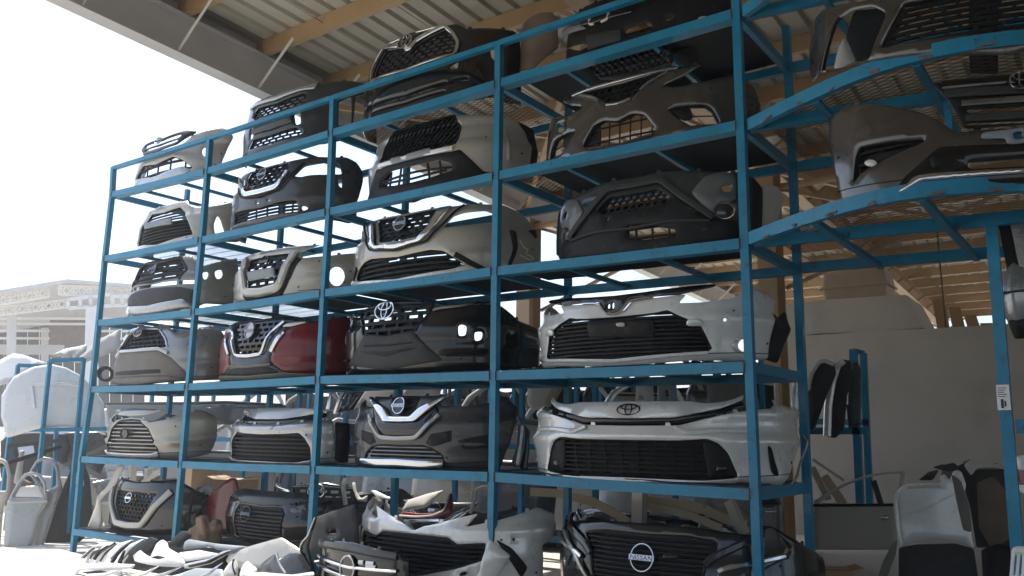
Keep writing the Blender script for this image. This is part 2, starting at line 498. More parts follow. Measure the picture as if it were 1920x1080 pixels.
def infill(S, poly, spec, parent):
    """grille inside an opening. spec: dict(kind, mat, n/pitch, width, depth, off)"""
    poly = np.asarray(poly, float)
    k = spec['kind']; mat = spec.get('mat', 'black_plastic'); off = spec.get('off', -0.03); dep = spec.get('depth', 0.02); wd = spec.get('width', 0.012)
    lo, hi = poly.min(0), poly.max(0)
    V, F = strip_geo(S, poly, 0.018, 0.03, off + 0.012, 0.06, True)
    gr = link('grille', mesh('grille', V, F), mat, parent)
    if 'back' in spec:                                            # closed backing behind part of the opening
        z1 = lo[1] + (hi[1] - lo[1]) * spec.get('back_to', 1.0)
        bp = poly.copy(); bp[:, 1] = np.minimum(bp[:, 1], z1)
        panel(S, bp, (), spec['back'], 'grille_backing', gr, off=off - dep - 0.012, thick=0.004, step=0.09, roll=0, round_r=0)
    if k == 'bars':
        n = spec['n']
        arch = spec.get('arch', 0.0)
        for i in range(n):
            z = lo[1] + (hi[1] - lo[1]) * (i + 0.5) / n
            path_l = clip(poly, np.array([lo[0] - 0.1, z]), np.array([hi[0] + 0.1, z]))
            for a, b in path_l:
                if b[0] - a[0] < 0.03: continue
                V, F = strip_geo(S, np.array([a, b]), wd, dep, off, 0.07)
                link('grille_slat', mesh('grille_slat', V, F), spec.get('bar_mat', mat), gr)
        if spec.get('nv'):
            V = []; F = []
            for i in range(spec['nv']):
                x = lo[0] + (hi[0] - lo[0]) * (i + 0.5) / spec['nv']
                for a, b in clip(poly, np.array([x, lo[1] - 0.1]), np.array([x, hi[1] + 0.1])):
                    v, f = strip_geo(S, np.array([a, b]), wd * 0.7, dep * 0.6, off - dep * 0.4, 0.3, flat=True)
                    kk = len(V); V += list(v); F += [tuple(q + kk for q in ff) for ff in f]
            if V: link('grille_ribs', mesh('grille_ribs', V, F), mat, gr, 'stuff')
    else:
        segs = []
        cw, ch = spec.get('cw', 0.06), spec.get('ch', 0.03)
        if k == 'brick':
            nz = int((hi[1] - lo[1]) / ch) + 2
            for i in range(nz):
                z = lo[1] + i * ch
                segs.append(((lo[0] - .1, z), (hi[0] + .1, z)))
                for j in range(int((hi[0] - lo[0]) / cw) + 2):
                    x = lo[0] + (j + 0.5 * (i % 2)) * cw
                    segs.append(((x, z), (x + spec.get('slant', 0) * ch, z + ch)))
        elif k == 'diamond':
            sl = cw / ch
            L = (hi[1] - lo[1]) + .05
            for j in range(-int(L / ch) - 2, int((hi[0] - lo[0]) / cw) + 3):
                x = lo[0] + j * cw
                segs.append(((x, lo[1] - .02), (x + L * sl / 1.0, lo[1] - .02 + L)))
                segs.append(((x + L * sl, lo[1] - .02), (x, lo[1] - .02 + L)))
        elif k == 'hex':
            nz = int((hi[1] - lo[1]) / ch) + 2
            for i in range(-1, nz):
                z = lo[1] + i * ch
                for j in range(-1, int((hi[0] - lo[0]) / cw) + 2):
                    x = lo[0] + (j + 0.5 * (i % 2)) * cw
                    segs += [((x, z), (x, z + ch * 0.62)), ((x, z + ch * 0.62), (x + cw / 2, z + ch)), ((x, z + ch * 0.62), (x - cw / 2, z + ch))]
        elif k == 'chips':        # staggered little fins (sporty black grilles)
            nz = int((hi[1] - lo[1]) / ch) + 2
            for i in range(nz):
                z = lo[1] + i * ch
                for j in range(int((hi[0] - lo[0]) / cw) + 2):
                    x = lo[0] + (j + 0.5 * (i % 2)) * cw
                    segs += [((x, z), (x + cw * 0.55, z + ch * 0.35)), ((x + cw * .55, z + ch * .35), (x + cw * .5, z + ch))]
        V = []; F = []
        for a, b in segs:
            for p, q in clip(poly, np.array(a, float), np.array(b, float)):
                if np.hypot(*(q - p)) < 0.006: continue
                v, f = strip_geo(S, np.array([p, q]), wd, dep, off, 0.12, flat=True)
                kk = len(V); V += list(v); F += [tuple(x + kk for x in ff) for ff in f]
        if V: link('grille_mesh', mesh('grille_mesh', V, F), spec.get('bar_mat', mat), gr, 'stuff')
    return gr

def ellipse(s, z, a, b, n=36, rot=0.0, t0=0, t1=2 * PI):
    t = np.linspace(t0, t1, n, endpoint=abs(t1 - t0) < 6.2)
    x, y = a * np.cos(t), b * np.sin(t)
    return np.stack([s + x * math.cos(rot) - y * math.sin(rot), z + x * math.sin(rot) + y * math.cos(rot)], 1)

def join_geo(parts):
    V = []; F = []
    for v, f in parts:
        k = len(V); V += list(v); F += [tuple(x + k for x in ff) for ff in f]
    return V, F
def emblem_ovals(S, s, z, a, b, mat, parent, off=0.03, w=0.012, back=None):
    """three interlocked ovals"""
    g = [strip_geo(S, ellipse(s, z, a, b), w, 0.012, off, 0.02, True),
         strip_geo(S, ellipse(s, z + b * 0.02, a * 0.30, b * 0.92, 28), w * 0.85, 0.012, off, 0.02, True),
         strip_geo(S, ellipse(s, z + b * 0.48, a * 0.68, b * 0.46, 28), w * 0.85, 0.012, off + .001, 0.02, True)]
    e = link('emblem', mesh('emblem', *join_geo(g)), mat, parent)
    if back: panel(S, ellipse(s, z, a * .97, b * .97, 24), (), back, 'emblem_backing', e, off=off - 0.008, thick=0.01, step=0.05, roll=0, round_r=0)
    return e
def emblem_ring(S, s, z, r, mat, parent, off=0.03, w=0.012, text='NISSAN', aspect=1.0, bar=True, text_mat=None, tsize=0.36, back=None):
    """ring with a name bar across it"""
    g = [strip_geo(S, ellipse(s, z, r, r * aspect), w, 0.014, off, 0.02, True)]
    if bar: g.append(strip_geo(S, np.array([[s - r * 1.1, z], [s + r * 1.1, z]]), r * 0.42, 0.012, off + 0.006, 0.05, flat=True))
    e = link('emblem', mesh('emblem', *join_geo(g)), mat, parent)
    if back: panel(S, ellipse(s, z, r * .97, r * .97 * aspect, 24), (), back, 'emblem_backing', e, off=off - 0.008, thick=0.01, step=0.05, roll=0, round_r=0)
    if text: lettering(S, s, z, text, r * tsize if bar else r * 0.4, r * 1.95, text_mat or 'ink', e, off + 0.0075)
    return e
def text_geo(text, size):
    cu = bpy.data.curves.new('lettering', 'FONT')
    cu.body = text; cu.size = 1.0; cu.resolution_u = 2; cu.align_x = 'CENTER'; cu.align_y = 'CENTER'
    o = bpy.data.objects.new('lettering', cu); C.objects.link(o)
    bpy.context.view_layer.update()
    me = o.to_mesh()
    V = np.array([v.co[:2] for v in me.vertices]); F = [tuple(p.vertices) for p in me.polygons]
    o.to_mesh_clear(); bpy.data.objects.remove(o); bpy.data.curves.remove(cu)
    return V, F
def lettering(S, s, z, text, h, width, mat, parent, off):
    V, F = text_geo(text, h)
    V = V - (V.max(0) + V.min(0)) / 2
    V[:, 1] *= h / np.ptp(V[:, 1]); V[:, 0] *= width / np.ptp(V[:, 0])
    P = S.xyz(V + np.array([s, z]), off)
    return link('lettering', mesh('lettering', P, F), mat, parent)

def sym(q, keep_ends=True):
    """half outline (centre top ... centre bottom) -> closed symmetrical outline"""
    q = np.array(q, float); q[0, 0] = 0; q[-1, 0] = 0
    m = q[1:-1][::-1].copy(); m[:, 0] *= -1
    return np.concatenate([q, m])
def mirror(q):
    q = np.array(q, float).copy(); q[:, 0] *= -1
    return q[::-1]

def default_bulge(P, lo, hi):
    v = np.clip((P[:, 1] - lo[1]) / (hi[1] - lo[1] + 1e-9), -0.1, 1.1)
    o = 0.026 * np.exp(-((v - 0.52) / 0.2) ** 2) - 0.05 * np.clip((0.14 - v) / 0.14, 0, 1.5) ** 1.5 - 0.03 * np.clip((v - 0.85) / 0.15, 0, 1.5) ** 2
    o += 0.0012 * np.sin(P[:, 0] * 5.1 + v * 3) * np.sin(v * 7 + P[:, 0] * 2.2)
    return o

def bumper(name, label, zone, c, outline, y0=0.06, w=0.92, D=0.72, n=2.6, rz=0.0, rake=0.12, mat='silver_paint', zref=None, holes=(), fills=(), overlays=(), strips=(), emblem=None, cat='car bumper', group='car bumpers stacked on the blue rack', cover='bumper_cover', thick=0.005, half=1, bulge=default_bulge, step=0.028, details=True):
    """c: photo point on the centre line (gives the place across the bay).
    outline: half outline from the top of the centre line to its bottom.
    holes / fills / overlays / strips: (mode, points, ...) with mode C (half, mirrored into one), S (side, mirrored copy), N (single)"""
    cpx = px([c], zone)[0]
    g = at_y(cpx[0], cpx[1], y0)
    z0 = g[2] if zref is None else zref
    S = Surf(g[0], y0, w, D, n, rz, rake, z0)
    root = thing(name, label, cat, (S.cx, S.y0, S.z0), rz, group)
    cv = lambda pts: S.sz(px(pts, zone))
    def expand(mode, pts):
        q = cv(pts)
        if mode == 'C': return [sym(q)]
        if mode == 'S': return [q, mirror(q)]
        return [q]
    ho = []
    for h in holes: ho += expand(h[0], h[1])
    for f in fills: 
        if f[2].get('hole', True): ho += expand(f[0], f[1])
    for o in overlays:
        for hm, hp in (o[4].get('holes', ()) if len(o) > 4 else ()): ho += expand(hm, hp)
    oq = sym(cv(outline)); lo_, hi_ = oq.min(0), oq.max(0)
    if bulge is not None: S.relief = lambda q: bulge(q, lo_, hi_)
    panel(S, oq, ho, mat, cover, root, thick=thick, step=step)
    if details:
        smax = hi_[0]; mb = MB(); mt = mat
        for fr in (-0.78, -0.52, -0.2, 0.2, 0.52, 0.78):                  # clip tabs along the upper edge
            s_ = fr * smax; seg = clip(oq, np.array([s_, lo_[1] - .05]), np.array([s_, hi_[1] + .05]))
            if not seg: continue
            zt = max(max(a[1], b[1]) for a, b in seg)
            panel(S, np.array([[s_ - .02, zt - .012], [s_ + .02, zt - .012], [s_ + .016, zt + .022], [s_ - .016, zt + .022]]), (), mat, 'clip_tab', root, off=-0.012, thick=0.003, step=0.05, roll=0, round_r=0.004)
        for fr, vv in ((0.62, 0.66), (0.9, 0.5), (0.86, 0.3), (-0.9, 0.5), (0.45, 0.2)):        # bolt and clip holes
            c_ = np.array([[fr * smax, lo_[1] + (hi_[1] - lo_[1]) * vv]])
            if inside(oq, c_)[0] and not any(inside(h, c_)[0] for h in ho) and edge_dist(oq, c_)[0] > .03:
                panel(S, ellipse(c_[0, 0], c_[0, 1], .009, .009, 8), (), 'black_plastic', 'bolt_head', root, off=0.004, thick=0.008, step=0.05, roll=0, round_r=0)
        for sg in (-1, 1):                                                # moulded seam near the foot of the cover
            zz = lo_[1] + (hi_[1] - lo_[1]) * 0.13
            for a, b in clip(oq, np.array([sg * 0.45 * smax, zz]), np.array([sg * 0.97 * smax, zz + .03])):
                mid = (a + b)[None] / 2
                if np.hypot(*(b - a)) > 0.15 and not any(inside(h, mid)[0] for h in ho): strip(S, np.array([a, b]), 0.006, 'black_plastic', 'seam', root, depth=0.004, off=0.0025)
    for f in fills:
        for q in expand(f[0], f[1]): infill(S, q, f[2], root)
    for o in overlays:
        mode, pts, m, nm = o[:4]; kw = o[4] if len(o) > 4 else {}
        oh = []
        kw = dict(kw)
        for hm, hp in kw.pop('holes', ()): oh += expand(hm, hp)
        for q in expand(mode, pts): panel(S, q, oh, m, nm, root, **{**dict(off=0.014, thick=0.012, step=0.06, roll=0.008), **kw})
    for st in strips:
        mode, pts, wd, m, nm = st[:5]; kw = st[5] if len(st) > 5 else {}
        q = cv(pts)
        if mode == 'C': q[0, 0] = 0; qs = [np.concatenate([mirror(q)[:-1], q])]
        elif mode == 'S': qs = [q, mirror(q)]
        else: qs = [q]
        for p in qs: strip(S, p, wd, m, nm, root, **kw)
    if emblem is not None:
        kind, p, a, b, m = emblem[:5]; kw = emblem[5] if len(emblem) > 5 else {}
        q = cv([p])[0]
        if kind == 'ovals': emblem_ovals(S, q[0], q[1], a, b, m, root, **kw)
        else: emblem_ring(S, q[0], q[1], a, m, root, aspect=b / a, **kw)
    return S, root

def plate(name, label, cat, zone, pts, cx_px, Y, w=1.0, sag=0.05, rz=0.0, rake=0.1, mat='silver_paint', holes=(), thick=0.006, part='panel', group=None, step=0.06, roll=0.012, bulge=None, extra=(), off=0.0, strips=()):
    """a pressed sheet (fender, hood, door skin) standing at its own distance"""
    cpx = px([cx_px], zone)[0]
    g = at_y(cpx[0], cpx[1], Y)
    S = Surf(g[0], Y, w, sag, kind='arc', rz=rz, rake=rake, z0=g[2])
    root = thing(name, label, cat, tuple(g), rz, group)
    q = S.sz(px(pts, zone))
    hs = [S.sz(px(h, zone)) for h in holes]
    panel(S, q, hs, mat, part, root, thick=thick, step=step, roll=roll, bulge=bulge, off=off)
    for nm, p, m, kw in extra:
        kw = dict(kw); eh = [S.sz(px(h, zone)) for h in kw.pop('holes', ())]
        panel(S, S.sz(px(p, zone)), eh, m, nm, root, **{**dict(off=0.012, thick=0.01, step=0.08, roll=0.006), **kw})
    for nm, p, wd, m, kw in strips:
        strip(S, S.sz(px(p, zone)), wd, m, nm, root, **kw)
    return S, root

def pl(x, y, P0, ang):
    """photo pixel -> the upright plane through P0 turned by ang (0 = facing -Y)"""
    n = np.array([math.sin(ang), -math.cos(ang), 0.0]); d = ray(x, y)
    return CAM_POS + d * (((np.array(P0) - CAM_POS) @ n) / (d @ n))
def plate_local(name, label, cat, loc, rz, pts, w=1.0, sag=0.05, rake=0.1, mat='silver_paint', holes=(), part='panel', group=None, extra=(), strips=(), thick=0.006, step=0.08, roll=0.012, parent=None):
    """a pressed sheet given in metres: pts are (s, z) above loc"""
    S = Surf(loc[0], loc[1], w, sag, kind='arc', rz=rz, rake=rake, z0=loc[2])
    root = thing(name, label, cat, loc, rz, group)
    up = lambda q: np.array(q, float) + np.array([0, loc[2]])
    panel(S, up(pts), [up(h) for h in holes], mat, part, root, thick=thick, step=step, roll=roll)
    for nm, p, m, kw in extra:
        kw = dict(kw); eh = [up(h) for h in kw.pop('holes', ())]
        panel(S, up(p), eh, m, nm, root, **{**dict(off=0.012, thick=0.01, step=0.1, roll=0.006), **kw})
    for nm, p, wd, m, kw in strips: strip(S, up(p), wd, m, nm, root, **kw)
    return S, root
# ------------------------------------------------------------------ ground, sky is the world
GZ = 0.12
g = MB()
V = []; F = []
xs = [-140, -100, -60, -30] + list(np.arange(-20, 10.1, 0.5)) + [20, 40, 70, 100]
ys = [-60, -40, -20] + list(np.arange(-10, 20.1, 0.5)) + [30, 50, 90, 150]
for j, y in enumerate(ys):
    for i, x in enumerate(xs):
        z = GZ + 0.012 * math.sin(x * 1.7 + y * .6) * math.cos(y * 1.3 - x * .4)
        V.append((x, y, z))
for j in range(len(ys) - 1):
    for i in range(len(xs) - 1):
        a = j * len(xs) + i
        F.append((a, a + 1, a + 1 + len(xs), a + len(xs)))
link('ground', mesh('ground', V, F, True), 'ground_sand', None, 'structure')

# ------------------------------------------------------------------ the open shed: frames, purlins, ribbed sheets
shed = thing('shed_roof', 'large steel shed roof with tan purlins and pale ribbed sheets over the racks', 'shed roof', (0, 0, 0))
def rz_(y): return 5.93 - 0.052 * y
Y0, Y1, XL, XR = -21.0, 20.5, -6.0, 19.8
def h_beam(x, y0, y1, depth, fl, name, mat):
    m = MB(); n = 8
    for i in range(n):
        a = y0 + (y1 - y0) * i / n; b = y0 + (y1 - y0) * (i + 1) / n
        za, zb = rz_(a), rz_(b)
        for lo, hi, wd in ((-depth, -depth + 0.016, fl), (-0.016, 0, fl), (-depth + 0.016, -0.016, 0.012)):
            xa, xb = x - wd / 2, x + wd / 2
            VV = [(xa, a, za + lo), (xb, a, za + lo), (xb, b, zb + lo), (xa, b, zb + lo), (xa, a, za + hi), (xb, a, za + hi), (xb, b, zb + hi), (xa, b, zb + hi)]
            m.add(VV, [(0, 3, 2, 1), (4, 5, 6, 7), (0, 1, 5, 4), (1, 2, 6, 5), (2, 3, 7, 6), (3, 0, 4, 7)])
    return m.build(name, mat, shed)
FR = [-6.0, -1.9, 2.4, 6.7, 11.0, 15.3, 19.6]
for i, x in enumerate(FR):
    h_beam(x, Y0, Y1, 0.46 if i == 0 else 0.34, 0.2, 'rafter', 'grey_steel' if i == 0 else 'tan_steel')
py = [-20.2 + 1.035 * k for k in range(42)]
py = [y for y in py if Y0 < y < Y1 - .1]
for y in py:                       # C-purlins, lips towards the back
    m = MB(); z = rz_(y) + 0.004
    m.box((XL - .06, y - 0.004, z), (XR, y + 0.004, z + 0.19))
    m.box((XL - .06, y + 0.004, z), (XR, y + 0.07, z + 0.006))
    m.box((XL - .06, y + 0.004, z + 0.184), (XR, y + 0.07, z + 0.19))
    m.box((XL - .06, y + 0.064, z + 0.006), (XR, y + 0.07, z + 0.025))
    m.build('purlin', 'tan_steel', shed)
for i, x in enumerate(FR):         # fly braces from the bottom flange up to the purlins
    dep = 0.46 if i == 0 else 0.34
    for y in py:
        for sgn in ((1,) if i == 0 else (-1, 1)):
            m = MB(); m.beam((x + sgn * 0.06, y - 0.035, rz_(y) - dep + 0.02), (x + sgn * 0.62, y - 0.012, rz_(y) + 0.05), 0.006, 0.045)
            m.build('fly_brace', 'pale_steel' if i == 0 else 'tan_steel', shed)
m = MB()                            # sag rods between purlins
for a, b in zip(py[:-1], py[1:]):
    for x in (-4.9, -3.95, -0.2, 4.5):
        m.tube([(x, a, rz_(a) + 0.1), (x, b, rz_(b) + 0.1)], 0.007, 5)
m.build('sag_rods', 'grey_steel', shed, 'stuff')
m = MB()                            # closure strip added to block sun gleam between edge rafter and sheets
for i in range(8):
    a = Y0 + (Y1 - Y0) * i / 8; b = Y0 + (Y1 - Y0) * (i + 1) / 8
    m.add([(XL - .10, a, rz_(a) - .01), (XL - .10, b, rz_(b) - .01), (XL - .10, b, rz_(b) + .235), (XL - .10, a, rz_(a) + .235), (XL - .106, a, rz_(a) - .01), (XL - .106, b, rz_(b) - .01), (XL - .106, b, rz_(b) + .235), (XL - .106, a, rz_(a) + .235)], [(0, 1, 2, 3), (4, 7, 6, 5), (0, 4, 5, 1), (3, 2, 6, 7)])
m.build('eave_gleam_stop', 'grey_steel', shed)
# ribbed sheets, each about a metre wide, ribs running down the slope
pitch = 0.25; px0 = XL - 0.18; nper = 4; ks = 0
x = px0
while x < XR + .2:
    Vv = []; Ff = []
    prof = []
    for r in range(nper):
        b = x + r * pitch
        prof += [(b, 0.0), (b + 0.165, 0.0), (b + 0.19, 0.042), (b + 0.225, 0.042)]
    prof += [(x + nper * pitch + 0.02, 0.0)]
    lap = 0.002 * (ks % 2)
    for yy in (Y0, Y1 + .1):
        for (a, h) in prof: Vv.append((a, yy, rz_(yy) + 0.198 + h + lap))
    k = len(prof)
    Ff = [(i, i + k, i + k + 1, i + 1) for i in range(k - 1)]
    link('roof_sheet', mesh('roof_sheet', Vv, Ff), 'roof_sheet', shed)
    x += nper * pitch; ks += 1
# columns
def column(x, y, ztop, name='column', mat='tan_steel', wd=0.26, dp=0.34):
    m = MB()
    m.box((x - wd / 2, y - dp / 2, GZ - .02), (x + wd / 2, y - dp / 2 + 0.016, ztop)); m.box((x - wd / 2, y + dp / 2 - 0.016, GZ - .02), (x + wd / 2, y + dp / 2, ztop))
    m.box((x - 0.006, y - dp / 2 + 0.016, GZ - .02), (x + 0.006, y + dp / 2 - 0.016, ztop))
    m.build(name, mat, shed)
    m = MB(); m.box((x - 0.24, y - 0.26, GZ - .01), (x + 0.24, y + 0.26, GZ + 0.03)); m.build('base_plate', 'grey_steel', shed)
for x in FR:
    dep = 0.46 if x == -6.0 else 0.34
    for y in (6.1, 20.2): column(x, y, rz_(y) - dep - 0.002)
    if x > 0: column(x, -20.5, rz_(-20.5) - dep - .002)
m = MB()      # knee haunches on the far columns
for x in FR:
    for y in (20.2,):
        z = rz_(y) - 0.36
        m.add([(x - .006, y - 0.17, z), (x + .006, y - 0.17, z), (x + .006, y - 1.3, rz_(y - 1.3) - .345), (x - .006, y - 1.3, rz_(y - 1.3) - .345), (x - .006, y - .17, z - .7), (x + .006, y - .17, z - .7)], [(0, 3, 2, 1), (0, 4, 3), (1, 2, 5), (3, 4, 5, 2)])
        m.build('haunch', 'tan_steel', shed); m = MB()
m = MB()       # longitudinal bracing struts below the roof at the far column line
for y in (6.1,):
    m.tube([(XL, y, rz_(y) - .6), (XR, y, rz_(y) - .6)], 0.05, 8)
m.build('eave_strut', 'tan_steel', shed)
for (xa, xb, ya, yb) in ((-6, -1.9, 1.2, 6.0), (-1.9, 2.4, 6.2, 13.0), (-1.9, -6.0, 1.2, 6.0)):
    m = MB(); m.beam((xa, ya, rz_(ya) - .3), (xb, yb, rz_(yb) - .3), 0.06, 0.06); m.build('roof_bracing', 'tan_steel', shed)
m = MB(); 
for xa, xb in ((-6.0, -1.9), (-1.9, 2.4)):
    m.beam((xa + .15, 6.2, 5.0), (xb - .15, 6.2, 3.6), 0.05, 0.05); m.beam((xa + .15, 6.26, 3.6), (xb - .15, 6.26, 5.0), 0.05, 0.05)
m.build('wall_bracing', 'tan_steel', shed)

# ------------------------------------------------------------------ concrete wall and the block on it
def rough_box(lo, hi, step, amp, seed):
    m = bmesh.new()
    r = random.Random(seed)
    bm = m
    bmesh.ops.create_cube(bm, size=1.0)
    for v in bm.verts:
        v.co = Vector([lo[i] + (v.co[i] + .5) * (hi[i] - lo[i]) for i in range(3)])
    for ax in range(3):
        L = hi[ax] - lo[ax]; n = int(L / step)
        for k in range(1, n):
            co = [0, 0, 0]; co[ax] = lo[ax] + L * k / n; no = [0, 0, 0]; no[ax] = 1
            bmesh.ops.bisect_plane(bm, geom=bm.verts[:] + bm.edges[:] + bm.faces[:], plane_co=co, plane_no=no)
    for v in bm.verts:
        v.co += Vector((0, r.uniform(-amp, amp), r.uniform(-amp, amp)))
    me = bpy.data.meshes.new('wall'); bm.to_mesh(me); bm.free()
    return me
o = link('concrete_wall', rough_box((-2.6, 8.0, GZ - .05), (19.0, 8.22, 3.14), 0.8, 0.008, 3), 'concrete')
tag(o, 'long plain grey concrete wall standing behind the racks', 'wall')
blk = link('concrete_block', rough_box((-2.5, 8.02, 3.15), (-0.55, 9.3, 3.67), 0.3, 0.01, 5), 'concrete')
for v in blk.data.vertices:
    if v.co.x > -0.58: v.co.x += (3.68 - v.co.z) * 0.42 - .03
tag(blk, 'grey concrete block with a sloped end, lying on top of the concrete wall', 'concrete block')
# leaning boards at the end of the block
for k in range(4):
    m = MB(); x = -0.22 + k * 0.2
    m.beam((x, 8.9 + .1 * k, 3.12), (x - 0.12, 9.3 + .1 * k, 3.75 - k * 0.13), 0.17, 0.02)
    o = m.build('leaning_board', 'tan_steel'); tag(o, ['tallest', 'second tallest', 'third tallest', 'shortest'][k] + ' pale board leaning behind the sloped end of the concrete block', 'board', 'boards leaning behind the wall')
m = MB(); m.tube([(-0.08, 8.1, 3.05), (-0.1, 8.1, 4.6)], 0.012, 6); o = m.build('thin_pole', 'rust_brown'); tag(o, 'thin rusty pole rising beside the sloped end of the concrete block', 'pole')

# tan tub with a lid on the block
def tub():
    x0, x1, y0, y1, z0 = -1.86, -0.86, 8.3, 8.95, 3.67
    root = thing('storage_tub', 'tan plastic roof box with a rim, resting on the concrete block', 'roof box', ((x0 + x1) / 2, 8.6, z0))
    def lathe(levels, name, mat):
        V = []; F = []; n = 32
        for (sc, z) in levels:
            for k in range(n):
                a = 2 * PI * k / n
                c, s = math.cos(a), math.sin(a)
                X = math.copysign(abs(c) ** 0.16, c) * (x1 - x0) / 2 * sc; Y = math.copysign(abs(s) ** 0.16, s) * (y1 - y0) / 2 * sc
                V.append((X, Y, z))
        for i in range(len(levels) - 1):
            for k in range(n):
                l = (k + 1) % n
                F.append((i * n + k, i * n + l, (i + 1) * n + l, (i + 1) * n + k))
        F.append(tuple(range(n))[::-1]); F.append(tuple((len(levels) - 1) * n + k for k in range(n)))
        return link(name, mesh(name, V, F), mat, root)
    lathe([(0.9, 0.0), (0.97, 0.22)], 'tub_body', 'tan_plastic')
    lathe([(1.05, 0.22), (1.05, 0.25), (0.99, 0.26)], 'rim', 'tan_plastic')
    lathe([(0.99, 0.26), (0.93, 0.46), (0.88, 0.50)], 'lid', 'tan_plastic')
    m = MB(); m.box((-.03, -.06, .5), (.1, .06, .545)); m.build('handle', 'tan_plastic', root)
    return root
tub()

# ------------------------------------------------------------------ the big blue rack
J = {'P0T': (-8.119, 4.768), 'P0A': (-8.086, 4.416), 'P0B': (-8.107, 3.602), 'P0C': (-8.101, 2.806), 'P0D': (-8.106, 2.004), 'P0E': (-8.176, 1.184), 'P0F': (-8.154, 0.356), 'P0G': (-8.159, 0.13),
     'P1T': (-6.089, 4.748), 'P1A': (-6.084, 4.362), 'P1B': (-6.084, 3.58), 'P1C': (-6.105, 2.788), 'P1D': (-6.111, 1.991), 'P1E': (-6.113, 1.186), 'P1F': (-6.13, 0.36), 'P1G': (-6.13, 0.13),
     'P2T': (-4.077, 4.749), 'P2A': (-4.063, 4.382), 'P2B': (-4.046, 3.596), 'P2C': (-4.058, 2.814), 'P2D': (-4.053, 2.008), 'P2E': (-4.052, 1.203), 'P2F': (-4.06, 0.36), 'P2G': (-4.06, 0.13),
     'P3T': (-2.056, 4.751), 'P3A': (-2.048, 4.392), 'P3B': (-2.047, 3.599), 'P3C': (-2.046, 2.811), 'P3D': (-2.038, 1.987), 'P3E': (-2.036, 1.221), 'P3F': (-2.04, 0.36), 'P3G': (-2.04, 0.13),
     'P4T': (-0.012, 4.76), 'P4A': (-0.008, 4.399), 'P4B': (-0.005, 3.594), 'P4C': (-0.005, 2.785), 'P4D': (-0.003, 1.982), 'P4E': (0.004, 1.193), 'P4F': (0.006, 0.36), 'P4G': (0.01, 0.13)}
DEP = 1.047
rack = thing('storage_rack', 'tall blue steel rack with five posts and seven tiers of beams holding car bumpers', 'storage rack', (-4, 0, GZ))
OFF = Vector((4, 0, -GZ))
def rp(x, y, z): return Vector((x, y, z)) + OFF
LV = 'TABCDEFG'
for p in range(5):
    for rear in (0, 1):
        m = MB(); lv = LV
        pts = []
        for l in lv:
            x, z = J['P%d%s' % (p, l)]
            if rear: x = -8.13 + p * 2.033 if l != 'Z' else x
            pts.append((x, z))
        if rear: pts[0] = (pts[0][0], pts[0][1] - 0.03)
        if not rear and p == 4: pts[0] = (pts[0][0], 5.0)
        y = DEP if rear else 0.0
        pts[0] = (pts[0][0], pts[0][1] + 0.02)
        # one square tube following the measured joints
        V = []; F = []; hw = 0.028
        for (x, z) in pts:
            for sx, sy in ((-1, -1), (1, -1), (1, 1), (-1, 1)): V.append(rp(x + sx * hw, y + sy * hw, z))
        for i in range(len(pts) - 1):
            for k in range(4):
                F.append((i * 4 + k, (i + 1) * 4 + k, (i + 1) * 4 + (k + 1) % 4, i * 4 + (k + 1) % 4))
        F.append((0, 1, 2, 3)); k = (len(pts) - 1) * 4; F.append((k + 3, k + 2, k + 1, k))
        link('post', mesh('post', V, F), 'blue_steel', rack)
for l in 'TABCDEF':
    ht = 0.045 if l == 'T' else 0.07
    for p in range(4):
        a = J['P%d%s' % (p, l)]; b = J['P%d%s' % (p + 1, l)]
        if l == 'F' and p > 1: continue
        m = MB()
        sag = 0.004 if l != 'T' else 0.0
        xa, xb = a[0] + 0.029, b[0] - 0.029; mid = ((xa + xb) / 2, (a[1] + b[1]) / 2 - sag)
        m.beam(rp(xa, -0.005, a[1]), rp(mid[0], -0.005, mid[1]), 0.05, ht); m.beam(rp(mid[0], -0.005, mid[1]), rp(xb, -0.005, b[1]), 0.05, ht)
        if l != 'T': m.beam(rp(xa, 0.04, a[1] - ht / 2 + .004), rp(xb, 0.04, b[1] - ht / 2 + .004), 0.06, 0.006)
        m.build('shelf_beam', 'blue_steel', rack)
        if l == 'T': continue
        m = MB(); m.beam(rp(xa, DEP, a[1] + .0), rp(xb, DEP, b[1]), 0.045, 0.07); m.build('rear_beam', 'blue_steel', rack)
        for f in (0.3, 0.68):
            x = xa + (xb - xa) * f; z = a[1] + (b[1] - a[1]) * f - 0.012
            m = MB(); m.beam(rp(x, 0.024, z), rp(x, DEP - .024, z), 0.035, 0.035); m.build('shelf_bar', 'blue_steel', rack)
    for p in range(5):
        if l == 'T' and p not in (0, 4): continue
        if l == 'F' and p > 2: continue
        x, z = J['P%d%s' % (p, l)]
        if l == 'T': continue
        m = MB(); m.beam(rp(x, 0.029, z), rp(x, DEP - .029, z), 0.04, 0.07); m.build('side_beam', 'blue_steel', rack)
for l in 'ABCDE':                  # weld beads where beams meet posts
    for p in range(5):
        x, z = J['P%d%s' % (p, l)]
        for sx in (-1, 1):
            if (p == 0 and sx < 0) or (p == 4 and sx > 0): continue
            m = MB(); m.tube([rp(x + sx * .030, -.032, z - .036), rp(x + sx * .031, -.035, z), rp(x + sx * .030, -.032, z + .036)], 0.006, 5)
            m.build('weld_bead', 'rust_brown', rack)
